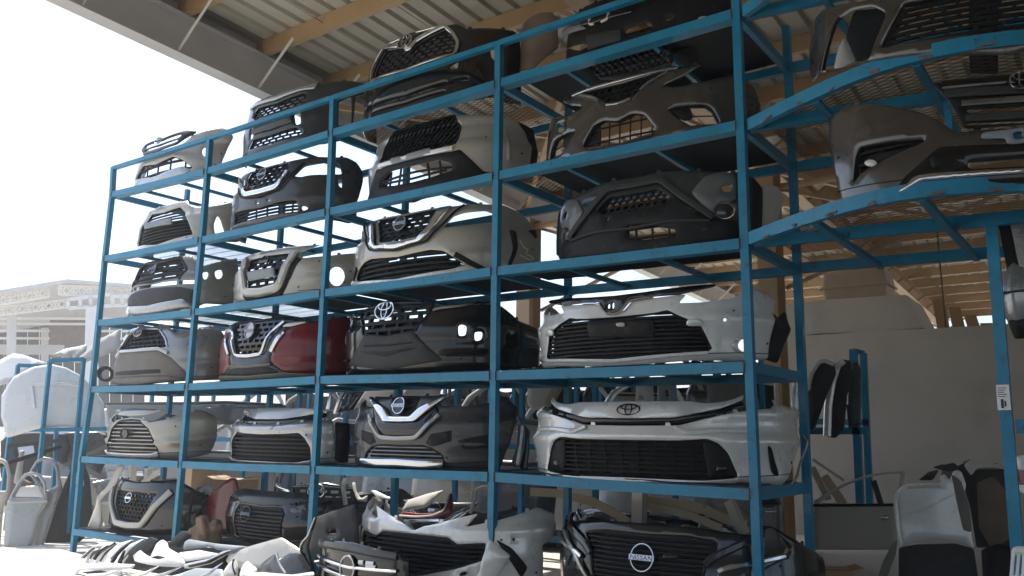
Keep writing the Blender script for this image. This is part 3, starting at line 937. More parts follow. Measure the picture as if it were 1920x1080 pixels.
# decks: sheet, expanded mesh or ribbed mat
def deck_z(p, l, f): return J['P%d%s' % (p, l)][1] * (1 - f) + J['P%d%s' % (p + 1, l)][1] * f
def sheet_deck(p, l, x0f, x1f, y0=0.03, y1=1.0, mat='dark_sheet', name='deck_sheet', lift=0.0375):
    xa, xb = J['P%d%s' % (p, l)][0], J['P%d%s' % (p + 1, l)][0]
    X0, X1 = xa + (xb - xa) * x0f, xa + (xb - xa) * x1f
    n = 8; V = []; F = []
    for i in range(n + 1):
        f = x0f + (x1f - x0f) * i / n; x = xa + (xb - xa) * f; z = deck_z(p, l, f) + lift
        wv = 0.004 * math.sin(i * 2.1 + p)
        for y in (y0 + .02 * math.sin(i * 1.3 + p), y1):
            for t in (0, 0.006): V.append(rp(x, y, z + t + abs(wv)))
    for i in range(n):
        k = i * 4
        F += [(k, k + 2, k + 6, k + 4), (k + 1, k + 5, k + 7, k + 3), (k, k + 4, k + 5, k + 1), (k + 2, k + 3, k + 7, k + 6)]
    F += [(0, 1, 3, 2), (n * 4, n * 4 + 2, n * 4 + 3, n * 4 + 1)]
    return link(name, mesh(name, V, F), mat, rack)
def mesh_geo(corner_fn, nx, ny, wire, diag=True):
    m = MB()
    def seg(a, b):
        a = Vector(a); b = Vector(b); d = (b - a).normalized(); s = d.cross(Vector((0, 0, 1))).normalized() * wire / 2; u = Vector((0, 0, wire * .35))
        m.add([a - s - u, a + s - u, b + s - u, b - s - u, a - s + u, a + s + u, b + s + u, b - s + u], [(0, 3, 2, 1), (4, 5, 6, 7), (0, 1, 5, 4), (2, 3, 7, 6)])
    for i in range(nx):
        for j in range(ny):
            if diag:
                c = [(i, j + .5), (i + .5, j), (i + 1, j + .5), (i + .5, j + 1)]
                for k in range(4): seg(corner_fn(c[k][0] / nx, c[k][1] / ny), corner_fn(c[(k + 1) % 4][0] / nx, c[(k + 1) % 4][1] / ny))
    if not diag:
        for i in range(nx + 1): seg(corner_fn(i / nx, 0), corner_fn(i / nx, 1))
        for j in range(ny + 1): seg(corner_fn(0, j / ny), corner_fn(1, j / ny))
    return m
def mesh_deck(p, l, x0f=0.02, x1f=0.98, nx=16, ny=20, wire=0.006, mat='rust_brown', diag=True, name='mesh_deck'):
    xa, xb = J['P%d%s' % (p, l)][0], J['P%d%s' % (p + 1, l)][0]
    def fn(u, v):
        f = x0f + (x1f - x0f) * u
        return rp(xa + (xb - xa) * f, 0.03 + v * 0.98, deck_z(p, l, f) + 0.041)
    return mesh_geo(fn, nx, ny, wire, diag).build(name, mat, rack, 'stuff')
mesh_deck(2, 'A', 0.1, 0.98); sheet_deck(3, 'A', 0.08, 0.98); mesh_deck(3, 'B', 0.02, 0.12, 3)
mesh_deck(0, 'B', 0.25, 0.98, 34, 5, 0.011, 'black_plastic', False); mesh_deck(0, 'C', 0.35, 0.98, 34, 5, 0.011, 'black_plastic', False)
mesh_deck(1, 'C', 0.02, 0.5, 30, 5, 0.011, 'black_plastic', False)
sheet_deck(1, 'C', 0.5, 0.99); sheet_deck(2, 'C', 0.02, 0.98); sheet_deck(3, 'B', 0.12, 0.98); sheet_deck(3, 'C', 0.02, 0.25, y1=0.7); sheet_deck(3, 'C', 0.26, 0.9, y1=0.62)
for p in range(4):
    sheet_deck(p, 'D', 0.03, 0.97); sheet_deck(p, 'E', 0.03, 0.97)
sheet_deck(0, 'F', 0.03, 0.97); sheet_deck(1, 'F', 0.03, 0.97)

# ------------------------------------------------------------------ the bow-fronted rack on the right
bow = thing('bow_front_rack', 'blue steel rack with curved bow-front shelves beside the tall rack', 'storage rack', (1.1, 0.2, GZ))
OB = Vector((-1.1, -0.2, -GZ))
def bp_(x, y, z): return Vector((x, y, z)) + OB
bowc = {'A': (4.40, [(0.05, 0.0), (0.45, -0.24), (0.81, -0.42), (1.11, -0.51), (1.37, -0.50), (1.65, -0.42), (1.95, -0.22), (2.3, 0.12)]),
        'B': (3.59, [(0.05, 0.01), (0.45, -0.22), (0.81, -0.40), (1.11, -0.49), (1.37, -0.48), (1.65, -0.40), (1.95, -0.2), (2.3, 0.12)]),
        'C': (2.80, [(0.06, -0.06), (0.46, -0.35), (0.81, -0.55), (1.09, -0.63), (1.33, -0.58), (1.59, -0.46), (1.95, -0.22), (2.3, 0.12)])}
def smooth_pts(P, n=40):
    P = np.array(P, float); d = np.concatenate([[0], np.cumsum(np.hypot(*np.diff(P, axis=0).T))])
    t = np.linspace(0, d[-1], n); X = np.interp(t, d, P[:, 0]); Y = np.interp(t, d, P[:, 1])
    for _ in range(6):
        X[1:-1] = (X[:-2] + 2 * X[1:-1] + X[2:]) / 4; Y[1:-1] = (Y[:-2] + 2 * Y[1:-1] + Y[2:]) / 4
    return np.stack([X, Y], 1)
def chord(x): return 0.0 + 0.155 * x
for l, (z, P) in bowc.items():
    Q = smooth_pts(P); V = []; F = []
    t = np.gradient(Q, axis=0); t /= np.hypot(t[:, 0], t[:, 1])[:, None]; nn = np.stack([t[:, 1], -t[:, 0]], 1)
    for i in range(len(Q)):
        for a, b in ((0.025, -0.04), (0.025, 0.04), (-0.02, 0.04), (-0.02, -0.04)):
            V.append(bp_(Q[i, 0] + nn[i, 0] * a, Q[i, 1] + nn[i, 1] * a, z + b))
    for i in range(len(Q) - 1):
        for k in range(4): F.append((i * 4 + k, i * 4 + (k + 1) % 4, (i + 1) * 4 + (k + 1) % 4, (i + 1) * 4 + k))
    link('curved_beam', mesh('curved_beam', V, F), 'blue_steel', bow)
    m = MB(); m.beam(bp_(0.04, chord(.04) + .04, z), bp_(2.3, chord(2.3), z), 0.05, 0.075); m.build('chord_beam', 'blue_steel', bow)
    m = MB(); m.beam(bp_(0.04, 1.05, z), bp_(2.3, 1.3, z), 0.05, 0.075); m.build('rear_beam', 'blue_steel', bow)
    for xx in (0.55, 1.15, 1.75):
        yy = float(np.interp(xx, Q[:, 0], Q[:, 1]))
        m = MB(); m.beam(bp_(xx, yy + 0.03, z - 0.03), bp_(xx + .02, 1.1 + .1 * xx, z - 0.03), 0.04, 0.035); m.build('shelf_bar', 'blue_steel', bow)
    m = MB(); q = random.Random(ord(l))
    for i in range(3, 38, 4):         # burnt weld marks under the rolled beam
        for k in range(3):
            c0 = bp_(Q[i, 0] + q.uniform(-.03, .03) + nn[i, 0] * .0255, Q[i, 1] + nn[i, 1] * .0255, z - .036 + k * .006)
            m.beam(c0, c0 + Vector((t[i, 0], t[i, 1], 0)) * q.uniform(.02, .06), 0.006, 0.012)
    m.build('weld_marks', 'rust_brown', bow, 'stuff')
    if l in 'BC':
        def fn(u, v, Q=Q, z=z):
            x = 0.1 + u * 2.15
            y0 = float(np.interp(x, Q[:, 0], Q[:, 1])) + .02
            return bp_(x, y0 + v * (1.05 + .1 * x - y0), z + 0.045)
        mesh_geo(fn, 16, 30, 0.006).build('mesh_deck', 'rust_brown', bow, 'stuff')
m = MB(); m.beam(bp_(1.37, 0.25, 2.78), bp_(1.35, 0.25, 0.13), 0.06, 0.06, (0, 1, 0)); ps = m.build('post', 'blue_steel', bow)
for (x, y) in ((2.3, .36), (2.3, 1.3)):
    m = MB(); m.beam(bp_(x, y, 5.0), bp_(x, y, 0.13), 0.065, 0.065, (0, 1, 0)); m.build('post', 'blue_steel', bow)
for z in (1.62,):
    m = MB(); m.beam(bp_(1.4, 0.26, z), bp_(2.3, .36, z), 0.05, 0.075); m.build('chord_beam', 'blue_steel', bow)
for (x, z) in ((1.2, 3.6), (1.75, 3.6)):
    m = MB(); m.beam(bp_(x, 0.2, z - .02), bp_(x, 0.2, z - .42), 0.04, 0.04, (0, 1, 0)); m.build('hanger', 'blue_steel', bow)
# price label wired to the mid post
lab = thing('paper_label', 'small white paper label stuck on the blue post below the bow-front shelf', 'label', (1.3575, 0.216, 1.78))
m = MB(); m.box((-0.032, -0.002, -0.07), (0.032, 0.0, 0.07)); m.build('sheet', 'paper', lab)
m = MB()
for k in range(5): m.box((-0.024, -0.0045, 0.05 - k * 0.012), (0.018 - 0.006 * (k % 3), -0.003, 0.054 - k * 0.012))
m.box((-0.014, -0.0045, -0.06), (0.0, -0.003, -0.01)); m.box((0.004, -0.0045, -0.05), (0.012, -0.003, -0.02))
m.build('print_lines', 'ink', lab)
# ------------------------------------------------------------------ bumpers of the first bay (far left), top to bottom
Z1 = (180, 220, 5.4); Z2 = (180, 360, 5.4); Z3 = (120, 460, 5.4); Z4 = (120, 590, 4.909); Z5 = (120, 740, 4.5); Z6 = (120, 800, 3.84)
Z7 = (420, 140, 5.4); Z8 = (420, 270, 5.4); Z9 = (420, 430, 5.4); Z10 = (390, 570, 4.909); Z11 = (390, 720, 5.4); Z12 = (340, 860, 5.647)

# the 'rib' argument raises a soft crease along z in an otherwise smooth cover
def crease(lines, base=default_bulge):
    """lines: list of ((v0 at centre, v1 at the end), height, width) - folds running across the cover"""
    def f(P, lo, hi):
        o = base(P, lo, hi)
        v = (P[:, 1] - lo[1]) / (hi[1] - lo[1] + 1e-9); u = np.abs(P[:, 0]) / (abs(hi[0]) + 1e-9)
        for (v0, v1), h, wd in lines:
            d = v - (v0 + (v1 - v0) * u)
            o = o + h * np.where(d > 0, np.exp(-(d / (wd * 0.55)) ** 2), np.exp(-(d / (wd * 2.2)) ** 2))
        return o
    return f
def SOFT(P, lo, hi):
    v = np.clip((P[:, 1] - lo[1]) / (hi[1] - lo[1] + 1e-9), 0, 1)
    return 0.02 * np.sin(v * PI)
FOLD = crease([((0.62, 0.72), 0.014, 0.05), ((0.3, 0.42), 0.010, 0.04)])

bumper('front_bumper', 'beige bumper cover, black slatted grille, top tier of the end bay by the yard', Z1, (655, 300),
       [(700, 360), (830, 330), (900, 250), (1000, 170), (1120, 122), (1260, 88), (1350, 122), (1395, 200), (1340, 300), (1290, 420), (1250, 520), (1040, 560), (900, 610), (650, 690)],
       y0=0.08, mat='beige_paint', bulge=FOLD,
       holes=[('S', [(1085, 325), (1115, 310), (1135, 345), (1130, 395), (1095, 400), (1078, 365)])],
       fills=[('C', [(650, 470), (795, 400), (880, 430), (980, 500), (950, 525), (880, 500), (650, 590)], dict(kind='bars', n=2, width=0.03, nv=5, off=-0.03))],
       overlays=[('C', [(690, 215), (740, 190), (930, 128), (1020, 140), (1010, 165), (900, 225), (830, 285), (690, 345)], 'black_plastic', 'upper_grille',
                  dict(holes=[('C', [(690, 240), (860, 175), (880, 185), (840, 215), (690, 265)]), ('C', [(690, 285), (830, 230), (850, 240), (800, 265), (690, 300)])], off=0.02)),
                 ('C', [(650, 590), (880, 498), (960, 540), (880, 580), (650, 680)], 'dull_chrome', 'lower_lip')],
       emblem=('ovals', (650, 238), 0.07, 0.045, 'dull_chrome'))

bumper('front_bumper', 'beige bumper cover, wavy grille, grey plate holder, second tier, end bay by the yard', Z2, (655, 330),
       [(680, 130), (900, 78), (925, 110), (962, 152), (1090, 150), (1250, 128), (1415, 85), (1435, 200), (1440, 400), (1470, 480), (1440, 510), (1000, 520), (660, 590)],
       y0=0.07, mat='champagne_paint', bulge=FOLD,
       holes=[('S', [(1230, 245), (1255, 280), (1300, 420), (1205, 430), (1195, 330)])],
       fills=[('C', [(660, 215), (850, 152), (905, 205), (945, 300), (985, 430), (660, 525)], dict(kind='bars', n=11, width=0.022, back='black_plastic', back_to=0.62))],
       overlays=[('N', [(510, 322), (790, 268), (790, 330), (520, 382)], 'plate_grey', 'plate_holder', dict(off=0.01))],
       strips=[('C', [(655, 560), (985, 470)], 0.03, 'silver_paint', 'lower_trim')])

bumper('front_bumper', 'sage grey bumper cover, six-sided grille, silver lip, third tier, bay by the yard', Z3, (925, 300),
       [(930, 160), (1180, 102), (1290, 98), (1375, 215), (1620, 150), (1760, 118), (1772, 350), (1766, 590), (1600, 600), (1420, 590), (1310, 640), (930, 700)],
       y0=0.06, mat='sage_paint', bulge=FOLD,
       holes=[('S', [(1415, 275), (1440, 265), (1468, 290), (1450, 345), (1420, 350), (1405, 300)]), ('S', [(1530, 262), (1590, 245), (1605, 300), (1585, 340), (1545, 345), (1528, 300)]),
              ('C', [(930, 392), (1335, 355), (1338, 392), (930, 425)])],
       fills=[('C', [(930, 182), (1168, 128), (1240, 235), (1180, 335), (930, 385)], dict(kind='bars', n=4, width=0.05, depth=0.04, nv=4, off=-0.02))],
       overlays=[('C', [(930, 435), (1180, 425), (1320, 450), (1300, 600), (1212, 540), (1130, 556), (930, 600)], 'grey_plastic', 'lower_valance', dict(off=0.02)),
                 ('C', [(930, 605), (1130, 560), (1215, 542), (1308, 632), (1270, 645), (930, 695)], 'silver_paint', 'lower_lip', dict(off=0.03))],
       strips=[('C', [(930, 165), (1172, 112), (1250, 235), (1180, 350)], 0.028, 'grey_plastic', 'grille_frame')],
       emblem=('ring', (925, 238), 0.068, 0.06, 'gloss_black', dict(text=None, back='gloss_black')))

bumper('front_bumper', 'grey silver bumper cover, mesh grille, dusty skirt, fourth tier, bay by the yard', Z4, (700, 300),
       [(700, 125), (880, 90), (945, 92), (1010, 172), (1130, 145), (1210, 128), (1340, 118), (1450, 150), (1490, 210), (1480, 400), (1470, 600), (1130, 610), (700, 655)],
       y0=0.05, mat='grey_silver_paint', bulge=FOLD,
       fills=[('C', [(700, 140), (860, 135), (920, 200), (960, 290), (935, 305), (700, 322)], dict(kind='brick', cw=0.09, ch=0.05, width=0.016, back='gloss_black'))],
       overlays=[('C', [(700, 350), (900, 335), (1000, 400), (1125, 528), (1120, 600), (985, 568), (700, 572)], 'dusty_plastic', 'lower_valance',
                  dict()), ('C', [(700, 510), (900, 500), (905, 540), (700, 556)], 'black_plastic', 'lower_slot', dict(off=0.02)),
                 ('C', [(700, 575), (980, 570), (1125, 606), (700, 650)], 'dusty_plastic', 'skid_plate', dict(off=0.035)),
                 ('S', [(1010, 180), (1075, 175), (1150, 150), (1190, 165), (1100, 215), (1020, 205)], 'dusty_plastic', 'lamp_bracket')],
       strips=[('C', [(700, 330), (900, 315), (975, 355)], 0.035, 'silver_paint', 'grille_lip', dict(off=0.025)), ('C', [(700, 130), (870, 120), (935, 210), (975, 300)], 0.025, 'dull_chrome', 'grille_frame')],
       emblem=('ovals', (697, 160), 0.08, 0.055, 'dull_chrome', dict(back='black_plastic')))

bumper('front_bumper', 'beige bumper cover, spindle grille of pale slats, fifth tier, bay by the yard', Z5, (545, 340),
       [(545, 192), (690, 210), (735, 238), (860, 212), (1000, 166), (1080, 145), (1160, 125), (1278, 180), (1290, 270), (1265, 440), (1225, 500), (1050, 540), (780, 540), (545, 542)],
       y0=0.05, mat='beige_paint', rake=0.06, bulge=crease([((0.7, 0.85), 0.02, 0.07), ((0.2, 0.5), 0.03, 0.05)]),
       fills=[('C', [(545, 208), (650, 218), (728, 290), (798, 470), (788, 490), (545, 492)], dict(kind='bars', n=9, width=0.017, bar_mat='steel_bare', back='black_plastic', off=-0.012))],
       overlays=[('C', [(545, 116), (700, 120), (862, 128), (690, 172), (545, 180)], 'grey_silver_paint', 'hood_garnish', dict(off=0.02)),
                 ('S', [(722, 240), (850, 160), (935, 172), (800, 224)], 'gloss_black', 'lamp_housing', dict(off=-0.03))],
       strips=[('C', [(545, 515), (740, 520), (800, 500)], 0.05, 'pearl_paint', 'lower_lip', dict(off=0.03))],
       emblem=('ring', (545, 330), 0.075, 0.055, 'black_plastic', dict(text=None, bar=False, back='gloss_black')))

bumper('front_bumper', 'black car front, pale V frame, mesh grille, lowest tier, bay by the yard', Z6, (490, 560),
       [(490, 398), (800, 382), (860, 408), (1025, 492), (1160, 468), (1175, 490), (1005, 545), (1000, 770), (700, 785), (490, 780)],
       y0=0.1, mat='black_paint', rake=0.1,
       fills=[('C', [(490, 470), (672, 480), (600, 620), (552, 690), (490, 692)], dict(kind='hex', cw=0.07, ch=0.045, width=0.014, back='black_plastic', back_to=0.72))],
       strips=[('C', [(490, 716), (560, 714), (622, 640), (700, 545), (780, 462)], 0.07, 'champagne_paint', 'grille_frame', dict(off=0.04, depth=0.03))],
       emblem=('ring', (490, 510), 0.055, 0.052, 'chrome', dict(text=None)))

# ------------------------------------------------------------------ second bay
bumper('front_bumper', 'dark grey truck bumper, silver top bar, see-through mesh, top tier, second bay', Z7, (505, 470),
       [(505, 205), (800, 110), (960, 85), (1100, 60), (1300, 48), (1440, 78), (1420, 200), (1330, 220), (1300, 540), (1250, 660), (1000, 690), (505, 780)],
       y0=0.07, mat='slate_paint', rake=0.1,
       holes=[('S', [(722, 410), (785, 395), (780, 500), (728, 512)]), ('S', [(1165, 285), (1290, 225), (1285, 500), (1155, 520)])],
       fills=[('C', [(505, 300), (800, 185), (838, 190), (834, 262), (740, 335), (680, 345), (505, 405)], dict(kind='brick', cw=0.11, ch=0.036, width=0.013)),
              ('C', [(505, 602), (735, 530), (800, 588), (720, 622), (505, 692)], dict(kind='brick', cw=0.11, ch=0.036, width=0.013))],
       overlays=[('C', [(505, 220), (800, 122), (955, 88), (935, 150), (800, 165), (505, 275)], 'silver_paint', 'top_bar', dict(off=0.03)),
                 ('C', [(505, 440), (715, 375), (716, 490), (505, 560)], 'slate_paint', 'centre_panel', dict(off=0.03))])

bumper('front_bumper', 'dark grey bumper cover, chrome V grille, empty lamp openings, second tier, second bay', Z8, (405, 400),
       [(405, 232), (640, 172), (920, 122), (1100, 128), (1250, 124), (1350, 180), (1410, 290), (1390, 420), (1340, 600), (1350, 740), (1300, 800), (1100, 760), (740, 740), (405, 815)],
       y0=0.07, mat='darkgrey_paint', bulge=FOLD,
       holes=[('S', [(720, 332), (770, 270), (815, 228), (1000, 195), (1150, 192), (1180, 240), (1192, 312), (1050, 316), (870, 322), (790, 342)]),
              ('S', [(1145, 360), (1185, 368), (1192, 452), (1160, 432)]), ('S', [(780, 632), (820, 628), (855, 650), (820, 670), (790, 672)]),
              ('N', [(330, 605), (345, 582), (362, 608)]), ('N', [(440, 575), (455, 550), (478, 560), (470, 582)])],
       fills=[('C', [(405, 250), (640, 188), (655, 240), (600, 335), (560, 425), (405, 470)], dict(kind='brick', cw=0.1, ch=0.045, width=0.022, depth=0.03)),
              ('C', [(405, 640), (610, 580), (742, 570), (745, 685), (405, 745)], dict(kind='bars', n=4, width=0.022, nv=6))],
       overlays=[('C', [(405, 768), (740, 695), (760, 720), (405, 800)], 'dusty_plastic', 'lower_lip')],
       strips=[('C', [(405, 490), (545, 448), (590, 405), (655, 270)], 0.05, 'chrome', 'grille_frame', dict(off=0.03)), ('C', [(405, 535), (590, 462), (640, 400), (820, 185)], 0.022, 'black_plastic', 'grille_trim', dict(off=0.03))],
       emblem=('ring', (405, 312), 0.066, 0.06, 'dull_chrome', dict(back='grey_plastic')))

bumper('front_bumper', 'champagne bumper cover, raised V frame, round fog hole, third tier, second bay', Z9, (425, 420),
       [(425, 205), (720, 162), (975, 150), (765, 240), (800, 292), (1060, 268), (1360, 238), (1372, 400), (1360, 565), (1250, 620), (600, 695), (425, 722)],
       y0=0.07, mat='champagne_paint', bulge=FOLD,
       holes=[('S', ellipse(1140, 478, 78, 96, 20).tolist())],
       fills=[('C', [(425, 272), (690, 238), (640, 400), (565, 575), (510, 600), (425, 612)], dict(kind='brick', cw=0.14, ch=0.055, width=0.028, depth=0.03))],
       overlays=[('N', [(265, 440), (535, 390), (535, 480), (270, 532)], 'plate_grey', 'plate_holder')],
       strips=[('C', [(425, 640), (545, 605), (590, 560), (735, 225)], 0.09, 'champagne_paint', 'grille_frame', dict(off=0.05, depth=0.04)),
               ('C', [(425, 690), (570, 645), (640, 520), (765, 290)], 0.075, 'black_plastic', 'grille_trim', dict(off=0.012))],
       emblem=('ring', (430, 332), 0.064, 0.062, 'gloss_black', dict(text=None)))

bumper('front_bumper', 'bumper cover with red corners and chrome framed black grille, fourth tier, second bay', Z10, (400, 400),
       [(400, 145), (690, 118), (760, 128), (905, 165), (1090, 148), (1335, 100), (1350, 300), (1320, 650), (1000, 680), (400, 700)],
       y0=0.06, mat='gloss_black', rake=0.08, bulge=FOLD,
       fills=[('C', [(400, 165), (690, 130), (640, 215), (590, 285), (520, 440), (400, 468)], dict(kind='brick', cw=0.09, ch=0.055, width=0.026, depth=0.035, off=-0.01, bar_mat='gloss_black', back='black_plastic'))],
       overlays=[('C', [(400, 490), (530, 470), (610, 330), (730, 170), (745, 215), (600, 430), (585, 540), (700, 625), (1000, 660), (1000, 690), (400, 705)], 'gloss_black', 'lower_valance',
                  dict(off=0.012)), ('C', [(400, 590), (560, 575), (640, 610), (640, 635), (400, 655)], 'black_plastic', 'lower_slot', dict(off=0.02)),
                 ('S', [(602, 440), (655, 350), (735, 235), (905, 175), (1090, 150), (1335, 102), (1348, 300), (1318, 645), (1000, 655), (700, 620), (588, 540)], 'red_paint', 'corner_skin', dict(off=0.01, step=0.035)),
                 ('S', [(690, 212), (722, 182), (880, 162), (915, 172), (770, 208)], 'lens', 'lamp_lens', dict(off=0.02))],
       strips=[('C', [(400, 482), (512, 462), (555, 370), (612, 250), (712, 158)], 0.028, 'chrome', 'grille_frame', dict(off=0.035)),
               ('S', [(602, 440), (655, 350), (722, 262)], 0.04, 'chrome', 'side_trim', dict(off=0.035)), ('C', [(400, 680), (700, 655), (1000, 668)], 0.045, 'dusty_plastic', 'lower_lip', dict(off=0.03)), ('C', [(400, 575), (590, 555)], 0.02, 'dusty_plastic', 'valance_trim', dict(off=0.03))],
       emblem=('ring', (405, 245), 0.066, 0.078, 'silver_paint', dict(back='silver_paint')))

bumper('front_bumper', 'silver bumper cover, wide slatted grille, hood edge attached, fifth tier, second bay', Z11, (545, 620),
       [(545, 412), (750, 408), (860, 395), (1060, 372), (1250, 355), (1272, 400), (1290, 560), (1276, 765), (1340, 800), (1260, 812), (900, 835), (545, 815)],
       y0=0.06, mat='silver_paint', rake=0.07, bulge=crease([((0.78, 0.9), 0.025, 0.05)]),
       holes=[('N', [(664, 440), (676, 440), (676, 460), (664, 460)])],
       fills=[('C', [(545, 515), (800, 510), (925, 500), (990, 558), (1035, 640), (1035, 770), (850, 788), (545, 780)], dict(kind='bars', n=7, width=0.018, depth=0.03, bar_mat='grey_plastic', back='black_plastic', off=-0.015))],
       overlays=[('C', [(545, 236), (1050, 240), (1270, 262), (1060, 300), (730, 352), (545, 355)], 'silver_paint', 'hood_edge', dict(off=0.0)),
                 ('C', [(545, 358), (730, 355), (1060, 302), (1180, 285), (1190, 330), (1060, 370), (750, 406), (545, 410)], 'gloss_black', 'hood_gap_trim', dict(off=-0.02)),
                 ('S', [(1284, 380), (1440, 398), (1430, 800), (1278, 800), (1292, 560)], 'black_plastic', 'arch_liner', dict(off=-0.02))],
       strips=[('C', [(545, 800), (900, 815), (1035, 790)], 0.03, 'pearl_paint', 'lower_lip', dict(off=0.02))])

bumper('front_bumper', 'black car front, bluish hood edge, dense slats, lowest tier, second bay', Z12, (800, 700),
       [(800, 492), (1070, 505), (1130, 470), (1340, 540), (1420, 470), (1600, 440), (1560, 560), (1380, 880), (1000, 915), (800, 930)],
       y0=0.12, mat='black_paint', rake=0.05,
       fills=[('C', [(800, 515), (1060, 525), (1095, 590), (1040, 860), (800, 905)], dict(kind='bars', n=10, width=0.022, depth=0.03, back='black_plastic', off=-0.005, bar_mat='grey_plastic'))],
       overlays=[('C', [(800, 342), (1150, 360), (1350, 388), (1560, 440), (1200, 458), (1070, 498), (800, 490)], 'slate_paint', 'hood_edge', dict(off=0.0)),
                 ('S', [(1130, 520), (1320, 470), (1340, 560), (1180, 600)], 'glass_dark', 'headlamp', dict(off=0.0))],
       emblem=('ring', (720, 580), 0.07, 0.07, 'gloss_black', dict(text=None)))
# ------------------------------------------------------------------ third bay
Z13 = (660, 20, 4.909); Z14 = (660, 180, 4.5); Z15 = (640, 370, 4.154); Z16 = (630, 540, 4.8); Z17 = (630, 700, 4.8); Z18 = (560, 860, 3.84); Z19 = (550, 960, 6.194)
Z20 = (960, 0, 5.4); Z21 = (990, 100, 4.267); Z22 = (1010, 290, 4.0); Z23 = (990, 510, 3.692); Z24 = (970, 700, 3.4286); Z25 = (1000, 880, 3.4286); Z26 = (1250, 0, 5.4); Z27 = (1540, 120, 4.0); Z28 = (1510, 0, 4.683)

bumper('front_bumper', 'black car front, bright grille frame, oval emblem, top tier, third bay', Z13, (518, 600),
       [(518, 225), (700, 175), (860, 135), (960, 118), (1060, 168), (1300, 162), (1500, 188), (1545, 232), (1545, 600), (1560, 870), (1420, 850), (1300, 800), (900, 880), (518, 985)],
       y0=0.07, mat='black_paint', rake=0.1, bulge=SOFT,
       holes=[('S', [(908, 520), (985, 475), (975, 540), (905, 545)]), ('S', [(1270, 360), (1330, 345), (1330, 480), (1280, 440)])],
       fills=[('C', [(518, 385), (585, 330), (640, 285), (860, 175), (945, 240), (982, 310), (955, 400), (518, 545)], dict(kind='brick', cw=0.1, ch=0.04, width=0.02, depth=0.03)),
              ('C', [(518, 768), (690, 702), (880, 650), (885, 686), (690, 742), (518, 805)], dict(kind='bars', n=2, width=0.014, nv=4)),
              ('C', [(518, 840), (860, 735), (862, 752), (518, 860)], dict(kind='bars', n=1, width=0.008, nv=4)),
              ('S', [(915, 640), (1075, 614), (1082, 660), (925, 682)], dict(kind='bars', n=1, width=0.014))],
       strips=[('C', [(518, 372), (570, 345), (610, 285), (720, 220), (862, 148)], 0.05, 'chrome', 'grille_frame', dict(off=0.035)), ('C', [(518, 232), (700, 182), (850, 140)], 0.02, 'chrome', 'hood_trim', dict(off=0.03)),
               ('S', [(862, 150), (940, 220), (992, 312), (962, 408)], 0.03, 'chrome', 'grille_side', dict(off=0.035)), ('C', [(518, 562), (960, 415)], 0.025, 'chrome', 'grille_sill', dict(off=0.035)),
               ],
       emblem=('ovals', (516, 302), 0.088, 0.066, 'chrome', dict(back='gloss_black', off=0.05, w=0.010)))

bumper('front_bumper', 'beige bumper cover, black honeycomb grille, grey bracket, second tier, third bay', Z14, (540, 480),
       [(540, 228), (700, 190), (850, 148), (1000, 155), (1200, 160), (1400, 202), (1460, 300), (1495, 430), (1495, 605), (1300, 650), (1200, 720), (540, 875)],
       y0=0.06, mat='champagne_paint', bulge=crease([((0.6, 0.62), 0.02, 0.05), ((0.85, 0.88), -0.015, 0.03)]),
       holes=[],
       fills=[('C', [(540, 240), (850, 152), (918, 270), (892, 412), (720, 465), (540, 510)], dict(kind='chips', cw=0.055, ch=0.04, width=0.016, depth=0.03, back='black_plastic', off=-0.006))],
       overlays=[('C', [(540, 545), (720, 505), (870, 480), (925, 462), (1110, 640), (1210, 652), (1195, 722), (540, 878)], 'black_plastic', 'lower_valance',
                  dict(holes=[('C', [(540, 590), (740, 545), (850, 575), (855, 632), (670, 690), (540, 725)])])),
                 ('N', [(362, 545), (460, 520), (460, 548), (495, 540), (495, 508), (700, 452), (702, 505), (370, 592)], 'plate_grey', 'plate_bracket', dict(off=0.03)),
                 ('S', [(1412, 208), (1480, 235), (1560, 275), (1562, 595), (1492, 605), (1488, 420)], 'black_plastic', 'arch_liner', dict(off=-0.02)),
                 ('S', [(1282, 285), (1305, 285), (1335, 450), (1345, 560), (1300, 560), (1295, 400)], 'beige_paint', 'lamp_bracket', dict(off=0.01))],
       strips=[('C', [(540, 520), (720, 488), (870, 455)], 0.04, 'pearl_paint', 'grille_lip', dict(off=0.028)), ('C', [(540, 640), (850, 600)], 0.02, 'black_plastic', 'grille_slat', dict(off=0.0)), ('C', [(540, 690), (800, 625)], 0.02, 'black_plastic', 'grille_slat', dict(off=0.0)),
               ('S', [(640, 560), (645, 690)], 0.02, 'black_plastic', 'grille_rib', dict(off=-.01)), ('S', [(742, 545), (745, 660)], 0.02, 'black_plastic', 'grille_rib', dict(off=-.01))])

